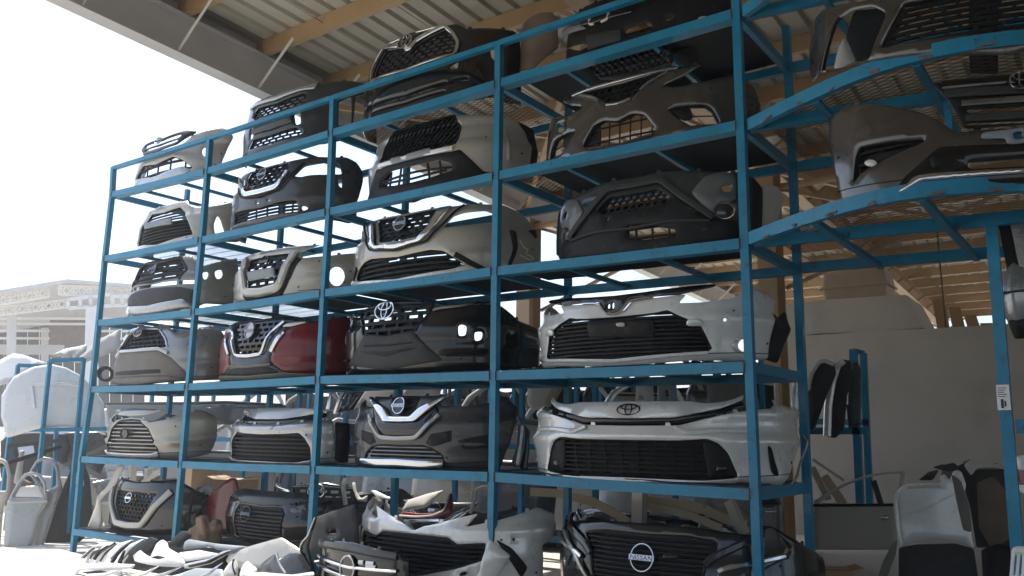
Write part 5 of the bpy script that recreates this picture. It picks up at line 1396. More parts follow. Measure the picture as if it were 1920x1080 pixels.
blade('crumpled white fender in the middle of the heap', [(450, 250), (560, 205), (640, 262), (690, 150), (730, 126), (765, 150), (772, 190), (862, 240), (905, 310), (850, 335), (700, 328), (520, 290)], -0.58, 'white_paint', rake=0.6, sag=0.08)
blade('flat white panel with a long tapered tip in the fender heap', [(850, 225), (1000, 205), (1165, 236), (1080, 268), (880, 296)], -0.5, 'white_paint', rake=0.7)
blade('silver strip with a sharp bent tip under the flat white panel', [(890, 310), (1080, 270), (1180, 215), (1245, 205), (1235, 226), (1090, 310), (940, 345), (890, 345)], -0.62, 'silver_paint', rake=0.4)
blade('pale blue white panel lying at the back of the heap', [(885, 205), (900, 140), (930, 124), (1150, 160), (1385, 180), (1260, 220), (1140, 205), (1100, 180)], -0.3, 'plate_grey', rake=0.5)
blade('beige grey hood corner, bent upwards, before the second bay', [(1180, 290), (1240, 220), (1400, 172), (1622, 110), (1785, 212), (1760, 300), (1600, 380), (1400, 345), (1250, 345)], -0.3, 'champagne_paint', rake=0.4, name='hood_corner', cat='car hood', group=None)
blade('crumpled dark wheel arch piece before the second bay', [(1430, 350), (1480, 300), (1590, 225), (1600, 280), (1690, 225), (1770, 225), (1850, 350), (1860, 470), (1430, 470)], -0.5, 'darkgrey_paint', sag=0.15, name='arch_piece', cat='car panel', group=None, edge=[(1590, 232), (1620, 320), (1660, 380)], emat='silver_paint')
blade('small white shard with a curled edge before the second bay', [(1175, 385), (1230, 300), (1275, 268), (1300, 330), (1290, 420), (1200, 440)], -0.55, 'white_paint', sag=0.1, edge=[(1270, 275), (1262, 330), (1285, 390)])
blade('bright white triangular shard before the second bay', [(1305, 400), (1330, 320), (1362, 284), (1440, 350), (1420, 420), (1320, 440)], -0.6, 'white_paint', rake=0.5)
blade('white sill piece lying across the bottom before the second bay', [(1300, 380), (1480, 372), (1700, 392), (1860, 368), (1870, 400), (1700, 430), (1400, 420)], -0.66, 'white_paint', rake=0.8)
for k, (a, b) in enumerate([((470, 420), (720, 318)), ((600, 425), (900, 320)), ((740, 430), (1000, 335)), ((960, 440), (1190, 292)), ((150, 400), (460, 352)), ((250, 430), (500, 370))]):
    d = np.array(b, float) - np.array(a); n = np.array([-d[1], d[0]]); n /= np.hypot(*n)
    m = (np.array(a) + b) / 2 + n * 14
    P = [np.array(a) - n * 14, m - n * 14, np.array(b), m + n * 12, np.array(a) + n * 16]
    blade(['long white fender lip below the crumpled white fender', 'long silver fender lip below the crumpled white fender', 'white fender lip pointing at the pale blue panel', 'pale fender lip reaching beneath the bent hood corner', 'white fender lip at the low front edge of the heap', 'grey fender lip at the low front edge of the heap'][k],
          [tuple(p) for p in P], -0.75 - 0.03 * k, ['white_paint', 'silver_paint', 'white_paint', 'silver_paint', 'white_paint', 'grey_silver_paint'][k], rake=0.5, w=0.3, name='fender_lip', cat='fender lip')
blade('flat grey sheet below the silver strip at the bottom edge', [(820, 400), (980, 340), (1180, 350), (1200, 460), (800, 460)], -0.8, 'plate_grey', rake=0.8, name='metal_sheet', cat='metal sheet', group=None)
# brown sack on the lower shelf
def blob(name, label, cat, loc, r, mat, seed, squash=0.7):
    bm = bmesh.new(); bmesh.ops.create_icosphere(bm, subdivisions=4, radius=1.0); q = random.Random(seed)
    ph = [q.uniform(0, 6) for _ in range(6)]
    for v in bm.verts:
        c = v.co; k = 1 + 0.18 * math.sin(c.x * 4 + ph[0]) * math.sin(c.y * 5 + ph[1]) + 0.14 * math.sin(c.z * 7 + ph[2] + c.x * 3) + 0.06 * math.sin(c.x * 13 + c.z * 9 + ph[3]) + 0.05 * math.sin(c.y * 15 + ph[4])
        v.co = Vector((c.x * r[0] * k, c.y * r[1] * k, max(-0.55, c.z) * r[2] * k))
    me = bpy.data.meshes.new(name); bm.to_mesh(me); bm.free()
    me.polygons.foreach_set('use_smooth', [True] * len(me.polygons))
    root = thing(name, label, cat, loc); link('sack_body', me, mat, root)
    m = MB(); m.tube([(r[0] * .5, 0, r[2] * .55), (r[0] * .8, 0, r[2] * .8), (r[0] * .95, .02, r[2] * .7)], 0.03, 7); m.build('sack_neck', mat, root)
g = at_y(385, 1010, 0.12); blob('cloth_sack', 'brown cloth sack slumped between the red panel and the fender heap', 'sack', (g[0], 0.12, 0.5), (0.17, 0.14, 0.16), 'fabric_brown', 3)
plate('fender', 'dusty red fender behind the lowest tier between the two black car fronts', 'fender', ZT, [(1500, 620), (1760, 520), (1900, 400), (1990, 330), (2070, 330), (2110, 500), (2090, 800), (2080, 1080), (1690, 1080), (1660, 900)], (1850, 800), 0.45, w=0.5, sag=0.08, mat='red_paint', part='fender_skin', rake=0.0)
plate('fender', 'cream fender leaning beside the black car front with the pale V', 'fender', ZT, [(90, 990), (200, 700), (230, 560), (350, 440), (500, 160), (585, 150), (470, 400), (400, 480), (260, 620), (270, 900), (240, 1010)], (250, 700), 0.12, w=0.5, sag=0.03, mat='off_white', part='fender_skin', rake=0.1)

# ------------------------------------------------------------------ clutter behind the tall rack
low = thing('low_rack', 'low blue steel rack standing behind the tall rack, holding car doors on edge', 'storage rack', (-4.0, 2.3, GZ))
def lo(x, y, z): return Vector((x + 4.0, y - 2.3, z - GZ))
for x in (-10.4, -9.2, -8.0, -6.9, -6.0, -5.1, -4.2, -3.3, -2.4, -1.55):
    for y in (2.15, 3.25):
        m = MB(); m.beam(lo(x, y, GZ), lo(x, y, 2.15 if y < 3 else 2.3), 0.05, 0.05, (0, 1, 0)); m.build('post', 'blue_steel', low)
for z in (0.5, 1.42):
    for y in (2.15, 3.25):
        m = MB(); m.beam(lo(-10.4, y + .045, z), lo(-1.55, y + .045, z), 0.04, 0.06); m.build('rail', 'blue_steel', low)
DOORC = ['off_white', 'champagne_paint', 'black_paint', 'pearl_paint', 'silver_paint', 'beige_paint', 'darkgrey_paint', 'off_white', 'pearl_paint', 'grey_silver_paint', 'black_plastic', 'beige_paint']
DN = {'off_white': 'cream', 'champagne_paint': 'champagne', 'black_paint': 'black', 'silver_paint': 'silver', 'beige_paint': 'beige', 'darkgrey_paint': 'dark grey', 'pearl_paint': 'pearl', 'grey_silver_paint': 'grey silver', 'black_plastic': 'matt black'}
DOOR = [(-0.55, 0.0), (0.5, 0.0), (0.58, 0.2), (0.56, 0.66), (0.40, 1.02), (0.30, 1.16), (-0.1, 1.2), (-0.40, 1.02), (-0.62, 0.68), (-0.6, 0.2)]
WIN = [(0.48, 0.70), (0.36, 1.0), (0.26, 1.1), (-0.08, 1.14), (-0.34, 0.98), (-0.52, 0.72)]
def car_door(label, loc, rz, mat, rake=0.12, sc=1.0, group=None, trim='black_plastic'):
    f = lambda q: [(a * sc, b * sc) for a, b in q]
    return plate_local('door_shell', label, 'car door', loc, rz, f(DOOR), w=0.65, sag=0.05, rake=rake, mat=mat, holes=[f(WIN)], part='door_skin', group=group, thick=0.035,
                       extra=[('handle', f([(0.34, 0.56), (0.48, 0.57), (0.48, 0.60), (0.34, 0.59)]), 'dull_chrome', dict(off=0.03, thick=0.02)), ('inner_panel', f([(-0.45, 0.08), (0.45, 0.08), (0.48, 0.6), (-0.5, 0.6)]), trim, dict(off=-0.06, thick=0.02, holes=[f([(-0.25, 0.2), (0.1, 0.2), (0.1, 0.42), (-0.25, 0.42)])]))],
                       strips=[('window_trim', f([(-0.55, 0.69), (0.52, 0.68)]), 0.025, 'black_plastic', dict(off=0.014))])
rr = random.Random(5)
dplace = [(-9.6, 0.9), (-8.8, 1.1), (-7.3, 0.5), (-6.4, 1.2), (-5.5, 0.4), (-4.75, 0.35), (-3.75, 0.15), (-3.0, 0.05), (-2.1, 0.3), (-1.5, 0.1)]
for k, (x, a) in enumerate(dplace):
    mt = DOORC[k]
    bay = 'yard bay' if x < -6.1 else 'second bay' if x < -4.1 else 'third bay' if x < -2.6 else 'corner bay'
    car_door('%s car door%s on the low blue rack behind the %s' % (DN[mt], ' turned askew' if a > 0.8 else '', bay), (x, 2.55 + 0.1 * (k % 3), 0.54), a * 0.8, mt, 0.22, group='car doors on the low blue rack')
for k, x in enumerate((-9.0, -7.7, -6.2, -4.4, -3.2, -2.2)):
    mt = DOORC[(k * 7 + 4) % 12]
    car_door('%s car door in the rear row of the low rack, %s' % (DN[mt], 'near the yard' if x < -6.5 else 'behind the second bay' if x < -4.2 else 'behind the third bay' if x < -2.6 else 'behind the corner bay'), (x, 3.0, 1.0), 0.2 + 0.3 * (k % 3), mt, 0.15, group='car doors on the low blue rack')
# dense rows of door shells deeper in the shed, darkening the background
def copy_tree(o, loc, rz, label, group):
    r = o.copy(); C.objects.link(r); r.location = loc; r.rotation_euler = (0, 0, rz); r['label'] = label; r['group'] = group
    for ch in list(o.children):
        d = ch.copy(); C.objects.link(d); d.parent = r
    return r
GB = 'door shells packed deep in the shed'
protos = {}
for k in range(34):
    x = -6.4 + (k % 17) * 0.285 + rr.uniform(-.06, .06); up = k // 17
    loc = (x, 4.3 + rr.uniform(-.2, .25), GZ + 0.02 + 1.22 * up); rz = R(rr.choice((62, 70, 55, 75, -60, 20)))
    mt = rr.choice(('black_paint', 'darkgrey_paint', 'black_paint', 'slate_paint', 'beige_paint', 'black_plastic'))
    lb = '%s door shell packed on edge deep in the shed behind the tall rack' % {'beige_paint': 'beige', 'black_paint': 'glossy black', 'darkgrey_paint': 'dark grey', 'slate_paint': 'slate', 'black_plastic': 'matt black'}[mt]
    if mt not in protos: protos[mt] = car_door(lb, loc, rz, mt, 0.05, group=GB)[1]
    else: copy_tree(protos[mt], loc, rz, lb, GB)
deep = thing('deep_rack', 'plain blue steel rack holding the packed door shells deep in the shed', 'storage rack', (-3.7, 4.3, GZ))
for x in (-6.7, -5.0, -3.3, -1.65):
    for y in (3.8, 4.85):
        m = MB(); m.beam((x + 3.7, y - 4.3, 0), (x + 3.7, y - 4.3, 2.5), 0.05, 0.05, (0, 1, 0)); m.build('post', 'blue_steel', deep)
for y in (3.8, 4.85):
    m = MB(); m.beam((-3.0, y - 4.3, 1.2), (2.05, y - 4.3, 1.2), 0.04, 0.06); m.build('rail', 'blue_steel', deep)
m = MB(); m.box((-3.0, -.5, 1.205), (2.05, .52, 1.222)); m.build('deck_board', 'dark_sheet', deep)
Vs = []; Fs = []
nx_ = 120
for i in range(nx_ + 1):
    x = -11.0 + 9.35 * i / nx_
    for z in (0.14, 0.8, 1.5, 2.25 + 0.06 * math.sin(i * 0.35)):
        Vs.append((x + 6.3, 0.05 * math.sin(i * 0.9) + 0.03 * math.sin(i * 2.3 + z * 2), z - GZ))
for i in range(nx_):
    for j in range(3): Fs.append((i * 4 + j, (i + 1) * 4 + j, (i + 1) * 4 + j + 1, i * 4 + j + 1))
scr = thing('light_blocking_screen', 'long dark screen added to block bright background behind the packed door shells', 'tarpaulin', (-6.3, 5.25, GZ))  # folded dark screen, added to keep the bright background from showing through
link('cloth', mesh('cloth', Vs, Fs, True), 'dark_sheet', scr)
for x in (-11.0, -8.7, -6.3, -4.0, -1.65):
    m = MB(); m.tube([(x + 6.3, 0.12, 0), (x + 6.3, 0.12, 2.3)], 0.025, 6); m.build('pole', 'grey_steel', scr)
m = MB(); m.tube([(-4.7, 0.0, 2.17), (4.65, 0.0, 2.17)], 0.012, 5); m.build('rope', 'off_white', scr)
# spare dark bumpers on the ground behind the rack
def deep_copy(o, parent=None):
    r = o.copy(); C.objects.link(r)
    if parent is not None: r.parent = parent
    for ch in o.children: deep_copy(ch, r)
    return r
BY = {o['label']: o for o in C.objects if o.parent is None and o.get('category') == 'car bumper'}
def spare(src, label, loc, rz):
    o = deep_copy(next(v for k, v in BY.items() if k.startswith(src))); o.location = loc; o.rotation_euler = (0, 0, rz); o['label'] = label; o['group'] = 'spare bumpers behind the tall rack'
spare('dark grey bumper cover, chrome U', 'dark grey bumper standing on the ground behind the third bay', (-4.1, 1.75, 0.55), 0.25)
spare('black car front, dense slats', 'black car front standing on the ground behind the corner bay', (-2.0, 1.9, 0.62), -0.2)
spare('gloss black bumper cover', 'gloss black bumper standing on the ground behind the second bay', (-6.0, 1.8, 0.55), 0.3)
spare('slate bumper cover', 'slate bumper standing on the ground behind the end bay by the yard', (-8.2, 1.9, 0.5), 0.2)
# dark pickup bed side lying along the rack at the left
plate('truck_bed', 'long dark truck bed panel lying behind the fifth tier of the first bays', 'truck panel', (180, 715, 3.692), [(65, 150), (620, 148), (900, 140), (1300, 160), (1310, 175), (1310, 300), (80, 300)], (600, 220), 1.5, w=2.2, sag=0.05, mat='slate_paint', part='bed_side', rake=0.05,
      strips=[('rail', [(66, 152), (620, 150), (900, 142), (1290, 162)], 0.03, 'grey_plastic', dict(off=0.012))])
# pillars, roof rails and other strips behind the lower tiers
def stick(name, label, cat, pts, zone, Y, wd, mat, group=None, th=0.03):
    P = px(pts, zone); Q = [at_y(x, y, Y) for x, y in P]
    root = thing(name, label, cat, tuple(Q[0]), 0.0, group)
    m = MB()
    for a, b in zip(Q[:-1], Q[1:]): m.beam(Vector(a - Q[0]), Vector(b - Q[0]), th, wd, (0, 0, 1))
    m.build('length', mat, root); return root
stick('roof_rail', 'upper long bronze curved roof rail behind the lowest tier, corner bay', 'roof rail', [(1050, 140), (1300, 165), (1500, 215), (1640, 275), (1800, 320)], ZS, 1.7, 0.075, 'tan_plastic')
stick('roof_rail', 'lower long bronze curved roof rail behind the lowest tier, corner bay', 'roof rail', [(950, 175), (1200, 205), (1400, 255), (1530, 310), (1620, 345)], ZS, 1.65, 0.06, 'tan_plastic')
stick('roof_rail', 'bronze curved roof rail curving down beside the rear post of the corner bay', 'roof rail', [(250, 85), (450, 95), (680, 150), (830, 225), (960, 310)], ZS, 1.6, 0.075, 'tan_plastic')
stick('door_pillar', 'upright beige door pillar behind the black car front in the corner bay', 'door pillar', [(1035, 90), (1030, 310)], ZS, 1.5, 0.1, 'beige_paint', th=0.1)
stick('door_pillar', 'slanted beige door pillar behind the black car front in the corner bay', 'door pillar', [(1680, 150), (1790, 390)], ZS, 1.45, 0.07, 'beige_paint', th=0.08)
stick('door_pillar', 'thin slanted beige window post beside the rear post in the corner bay', 'door pillar', [(655, 255), (575, 350)], ZS, 1.3, 0.03, 'beige_paint')

stick('window_strip', 'bright window strip slanting up behind the silver bumper of the second bay', 'window strip', [(1285, 300), (1340, 140), (1405, 50)], Z11, 1.35, 0.035, 'chrome')
stick('window_strip', 'thin bright window strip slanting up beside the wider one behind the second bay', 'window strip', [(1190, 325), (1220, 215), (1250, 60)], Z11, 1.3, 0.025, 'chrome')
plate('quarter_glass', 'dark curved window panel leaning behind the silver bumper of the second bay', 'window panel', Z11, [(1290, 300), (1345, 140), (1410, 50), (1600, 40), (1460, 260)], (1400, 180), 1.45, w=0.4, sag=0.05, mat='glass_dark', part='glass')
plate('door_skin', 'plain beige door skin leaning behind the chrome grille bumper of the third bay', 'door skin', Z17, [(150, 320), (250, 120), (560, 110), (560, 330), (400, 330), (300, 300), (240, 280)], (350, 220), 1.9, w=0.6, sag=0.04, mat='off_white', part='skin')
plate('door_skin', 'plain cream door skin behind the third bay beside the beige one', 'door skin', Z17, [(600, 100), (940, 100), (930, 200), (600, 200)], (780, 150), 2.0, w=0.6, sag=0.03, mat='off_white', part='skin')
plate('door_skin', 'rounded cream door skin beside the white bumper with the oval emblem', 'door skin', ZU, [(95, 60), (330, 60), (300, 120), (240, 215), (130, 240), (95, 200)], (200, 140), 1.9, w=0.4, sag=0.03, mat='off_white', part='skin')
plate('door_liner', 'cream inner door frame with holes behind the white bumper with oval emblem', 'door frame', ZU, [(795, 30), (900, 30), (910, 190), (790, 190)], (850, 120), 1.9, w=0.4, sag=0.02, mat='off_white', part='frame', holes=[[(878, 65), (895, 65), (895, 82), (878, 82)], [(828, 150), (845, 150), (845, 172), (828, 172)]])
plate('door_liner', 'pale blue inner door frame behind the white bumper with the oval emblem', 'door frame', ZU, [(932, 30), (1045, 30), (1045, 190), (932, 190)], (990, 120), 1.95, w=0.4, sag=0.02, mat='plate_grey', part='frame', holes=[[(975, 110), (1000, 105), (1010, 165), (985, 160)]])
plate('door_skin', 'broad pinkish grey door skin behind the white bumper with oval emblem', 'door skin', ZU, [(1245, 30), (1500, 40), (1500, 200), (1255, 200)], (1380, 120), 1.8, w=0.6, sag=0.04, mat='dusty_plastic', part='skin')
plate('fender', 'narrow white fender edge beside the rear corner post of the tall rack', 'fender', ZU, [(1805, 40), (1835, 40), (1828, 235), (1792, 225)], (1815, 130), 1.25, w=0.2, sag=0.03, mat='pearl_paint', part='fender_skin')
stick('door_pillar', 'slanted tan pillar beside the white bumper with the oval emblem', 'door pillar', [(235, 205), (310, 60)], ZU, 1.4, 0.07, 'tan_plastic', th=0.06)
# two grey liner strips beside P3
for k, (pts, lb) in enumerate([([(1565, 830), (1620, 640), (1630, 430), (1612, 385), (1645, 385), (1690, 460), (1668, 660), (1640, 850)], 'light grey curved fender strip between the third and corner bay'), ([(1640, 850), (1690, 640), (1690, 460), (1740, 520), (1735, 700), (1715, 880)], 'dark grey curved fender strip between the third and corner bay')]):
    plate('fender_strip', lb, 'fender strip', Z17, pts, (1640, 620), 0.5 + .1 * k, w=0.2, sag=0.06, mat='grey_silver_paint' if k == 0 else 'darkgrey_paint', part='strip_body')
# sunlit hood parts behind the third bay
plate('hood_piece', 'sunlit cream hood panel tilted up behind the white bumper of the third bay', 'car hood', ZR, [(830, 410), (900, 300), (1080, 240), (1250, 200), (1210, 250), (1080, 370), (900, 400)], (1000, 320), 1.35, w=0.6, sag=0.05, mat='off_white', part='hood_skin', rake=0.5)
plate('bumper_beam', 'maroon bumper with a cream rim lying behind the white bumper of the third bay', 'car bumper', ZR, [(820, 430), (850, 410), (1000, 430), (1150, 425), (1260, 390), (1300, 235), (1330, 230), (1330, 430), (1100, 519), (860, 519)], (1050, 460), 1.2, w=0.6, sag=0.05, mat='red_paint', part='beam_skin', rake=0.2, strips=[('rim', [(830, 450), (1000, 462), (1150, 450), (1265, 400), (1310, 240)], 0.02, 'off_white', dict(off=0.015)), ('bright_rim', [(880, 500), (1220, 496)], 0.03, 'chrome', dict(off=0.02))])
plate('hood_piece', 'small sunlit white panel behind the post between third and corner bay', 'car hood', ZR, [(1440, 240), (1520, 200), (1640, 150), (1690, 160), (1690, 190), (1560, 210)], (1580, 190), 1.3, w=0.4, sag=0.03, mat='off_white', part='hood_skin', rake=0.5)
stick('window_strip', 'thin cream strip slanting behind the post between third and corner bay', 'window strip', [(1580, 200), (1515, 425)], ZR, 1.25, 0.025, 'off_white')
plate('fender', 'sunlit white fender lip behind the undertray of the third bay', 'fender', ZR, [(535, 205), (580, 205), (700, 265), (755, 280), (720, 300), (600, 280)], (640, 250), 1.2, w=0.4, sag=0.04, mat='white_paint', part='fender_skin', rake=0.5)
plate('fender', 'sunlit curved pink white fender edge behind the undertray of the third bay', 'fender', ZR, [(355, 125), (385, 130), (400, 220), (440, 285), (510, 250), (500, 320), (410, 310), (370, 220)], (420, 240), 1.1, w=0.3, sag=0.04, mat='off_white', part='fender_skin', rake=0.3)
stick('window_strip', 'bent white window strip behind the undertray of the third bay', 'window strip', [(300, 90), (275, 150), (300, 345)], ZR, 1.05, 0.035, 'white_paint')
# boxes and sticks behind the first bays
def box_thing(name, label, cat, c, sz, rz, mat):
    root = thing(name, label, cat, c, rz)
    m = MB(); a, b, h = sz[0] / 2, sz[1] / 2, sz[2]
    m.box((-a, -b, 0), (a, b, h)); m.build('carton', mat, root)
    for s in (-1, 1):
        m = MB(); m.beam((s * (a + .09), 0, h - 0.02 + .05), (s * (a - .0), 0, h + .004), sz[1] * .98, 0.006, (0, 0, 1)); m.build('flap', mat, root)
    m = MB(); m.box((-a * .98, -0.03, h + .0005), (a * .98, 0.03, h + .003)); m.build('tape', 'tan_plastic', root)
for (pxp, Y, szz, rz, lb) in [((440, 925), 1.6, (0.42, 0.38, 0.36), 0.3, 'open brown cardboard box behind the lowest tier beside the red fender'), ((372, 900), 2.0, (0.4, 0.36, 0.42), -0.2, 'cardboard box in shade behind the post between first and second bay'), ((1558, 1050), 3.4, (0.34, 0.3, 0.2), 0.5, 'small cardboard box on the ground beside the tall rack')]:
    g = at_y(pxp[0], pxp[1], Y); zb = max(GZ, g[2] - szz[2] / 2)
    box_thing('cardboard_box', lb, 'cardboard box', (g[0], Y, zb if zb > GZ + .3 else GZ), szz, rz, 'cardboard')
for k, (pts, mt, lb) in enumerate([([(690, 370), (700, 160)], 'off_white', 'upright cream batten behind the black car front with the chrome V'), ([(850, 385), (1095, 215)], 'off_white', 'thin cream stick slanting behind the black car front with the chrome V'), ([(100, 330), (420, 290), (640, 275)], 'white_plastic', 'white plastic pipe lying behind the lowest tier by the yard'), ([(905, 340), (915, 200)], 'off_white', 'short upright batten beside the taller batten at the lowest tier')]):
    stick('batten' if k != 2 else 'plastic_pipe', lb, 'batten' if k != 2 else 'pipe', pts, ZT, 1.5 + 0.1 * k, 0.09 if k in (0, 3) else (0.04 if k == 1 else 0.11), mt, th=0.08)
plate('hood_piece', 'crumpled sunlit white panel on top of the black car front with the chrome V', 'car panel', ZT, [(905, 395), (1080, 350), (1280, 330), (1270, 370), (1140, 420), (1060, 500), (1000, 490), (930, 450)], (1080, 410), 0.55, w=0.3, sag=0.05, mat='white_paint', part='skin', rake=0.9)

# rubble and scrap in the yard far behind
yard = MB(); q = random.Random(8)
for i in range(260):
    x = q.uniform(-26, -7); y = q.uniform(7, 16); s = q.uniform(0.08, 0.5)
    a = q.uniform(0, PI); d = Vector((math.cos(a), math.sin(a), q.uniform(-.2, .5))) * s
    yard.beam(Vector((x, y, GZ + s * .3)) - d, Vector((x, y, GZ + s * .3)) + d, s * q.uniform(.3, 1), s * q.uniform(.05, .5))
yd = yard.build('scrap_debris', 'pale_steel', None, 'stuff'); yd['label'] = 'low heap of pale scrap lying in the yard behind the racks'; yd['category'] = 'scrap'

# ------------------------------------------------------------------ left side: hood on a stand, doors, pale panels
A = R(52)
hp = (-9.5, 0.15, 0)
hd = at_y(100, 760, 0.1)
stand = thing('hood_stand', 'light blue steel stand carrying the upright white car hood', 'parts stand', (-9.6, 0.2, GZ))
def on(x, y, back=0.0):
    p = pl(x, y, (-9.5 - back * .5, 0.1 + back, 0), A); return p
def sbar(pa, pb, wd, name, back=0.0):
    a = Vector(on(*pa, back)) - Vector((-9.6, 0.2, GZ)); b = Vector(on(*pb, back)) - Vector((-9.6, 0.2, GZ))
    m = MB(); m.beam(a, b, wd, wd, (0, 0, 1) if abs(a.z - b.z) < .3 else (0, 1, 0)); m.build(name, 'blue_steel', stand)
for pa, pb in (((93.5, 676), (60, 1010)), ((157, 672), (128, 1000))): sbar(pa, pb, 0.045, 'post', -0.12)
for pa, pb in (((34, 684), (0, 960)), ((112, 690), (96, 980))): sbar(pa, pb, 0.045, 'post', 0.55)
for pa, pb in (((93, 677), (158, 673)), ((75, 806), (200, 804))): sbar(pa, pb, 0.05, 'rail', -0.12)
for pa, pb in (((34, 685), (112, 688)), ((10, 806), (100, 806))): sbar(pa, pb, 0.05, 'rail', 0.55)
def plateA(name, label, cat, zone, pts, c, P0, ang, **kw):
    """plate on an upright plane through P0 turned by ang"""
    cp = px([c], zone)[0]; g = pl(cp[0], cp[1], P0, ang)
    S = Surf(g[0], g[1], kw.get('w', 0.8), kw.get('sag', 0.06), kind='arc', rz=ang, rake=kw.get('rake', 0.1), z0=g[2])
    root = thing(name, label, cat, tuple(g), ang, kw.get('group'))
    panel(S, S.sz(px(pts, zone)), [S.sz(px(h, zone)) for h in kw.get('holes', ())], kw['mat'], kw.get('part', 'panel'), root, thick=kw.get('thick', 0.008), step=0.07, roll=kw.get('roll', 0.02))
    for nm, p, m, k2 in kw.get('extra', ()): panel(S, S.sz(px(p, zone)), (), m, nm, root, **{**dict(off=0.012, thick=0.01, step=0.08, roll=0.006), **k2})
    for nm, p, wd, m, k2 in kw.get('strips', ()): strip(S, S.sz(px(p, zone)), wd, m, nm, root, **k2)
    return root
plateA('car_hood', 'white car hood standing on edge on the light blue stand by the yard', 'car hood', ZL, [(30, 430), (0, 330), (2, 230), (60, 140), (150, 95), (240, 82), (310, 98), (390, 140), (440, 190), (490, 270), (500, 420), (440, 395), (300, 378), (170, 388)], (250, 270), (-9.5, 0.12, 0), A, mat='white_paint', sag=0.14, rake=0.25, part='hood_skin', thick=0.02,
       strips=[('hood_fold', [(152, 185), (165, 290)], 0.03, 'pearl_paint', dict(off=0.02)), ('hood_fold', [(160, 180), (300, 172), (400, 185)], 0.03, 'pearl_paint', dict(off=0.015))])
plateA('car_hood', 'white car roof panel lying behind the upright white hood', 'car panel', ZL, [(-60, 120), (0, 60), (60, 32), (110, 38), (230, 80), (150, 100), (40, 170), (-60, 200)], (60, 80), (-11.0, 0.8, 0), A, mat='white_paint', sag=0.1, rake=0.6, part='roof_skin')
plateA('fender', 'pale fender with a dark hole heaped above the upright white hood', 'fender', ZC, [(470, 910), (600, 850), (720, 830), (800, 810), (790, 880), (680, 970), (600, 930), (520, 915)], (650, 890), (-10.2, 1.6, 0), A, mat='off_white', rake=0.6, part='fender_skin', holes=[[(640, 920), (662, 915), (670, 945), (650, 950)]])
plateA('fender', 'smooth cream fender slanting up behind the end post by the yard', 'fender', ZC, [(660, 980), (780, 880), (900, 770), (1000, 720), (1105, 668), (1090, 850), (980, 905), (880, 940), (760, 985)], (900, 850), (-9.2, 1.5, 0), R(35), mat='off_white', rake=0.3, part='fender_skin')
plateA('door_shell', 'silver car door with an open window frame, foremost of those by the yard', 'car door', ZL, [(12, 955), (30, 735), (50, 695), (80, 640), (110, 598), (150, 588), (185, 598), (212, 640), (226, 725), (185, 790), (135, 975)], (110, 800), (-9.15, -0.05, 0), R(50), mat='silver_paint', rake=0.15, part='door_skin', thick=0.03,
       holes=[[(62, 700), (92, 645), (118, 612), (150, 604), (178, 612), (200, 645), (208, 715), (66, 712)]], extra=[('window_glass', [(66, 708), (92, 660), (180, 655), (205, 712)], 'lens', dict(off=-0.02))], strips=[('window_trim', [(35, 735), (222, 728)], 0.03, 'off_white', dict(off=0.012))])
plateA('door_shell', 'grey silver car door, rounded window frame, behind the foremost door by the yard', 'car door', ZL, [(125, 965), (215, 690), (130, 600), (165, 540), (195, 518), (245, 525), (270, 560), (285, 640), (292, 668), (260, 760), (195, 960)], (220, 760), (-9.05, 0.25, 0), R(50), mat='grey_silver_paint', rake=0.15, part='door_skin', thick=0.03,
       holes=[[(150, 600), (175, 552), (200, 534), (240, 540), (258, 570), (270, 650), (222, 680)]])
plateA('door_shell', 'pale car door cut by the picture edge beside the silver doors', 'car door', ZL, [(-40, 760), (-40, 540), (0, 524), (30, 540), (46, 600), (40, 690), (10, 760), (-5, 960), (-60, 960)], (0, 700), (-9.6, -0.2, 0), R(50), mat='off_white', rake=0.1, part='door_skin', thick=0.03, holes=[[(-30, 680), (-30, 560), (0, 545), (22, 560), (32, 610), (26, 680)]])
plateA('door_liner', 'dark slanted door shell behind the end post by the yard', 'door shell', ZL, [(200, 960), (245, 790), (300, 650), (340, 560), (390, 540), (420, 620), (440, 860), (330, 960)], (320, 780), (-8.7, 0.9, 0), R(50), mat='grey_plastic', rake=0.1, part='shell', thick=0.03, holes=[[(315, 700), (345, 600), (380, 580), (395, 640), (390, 700)]])
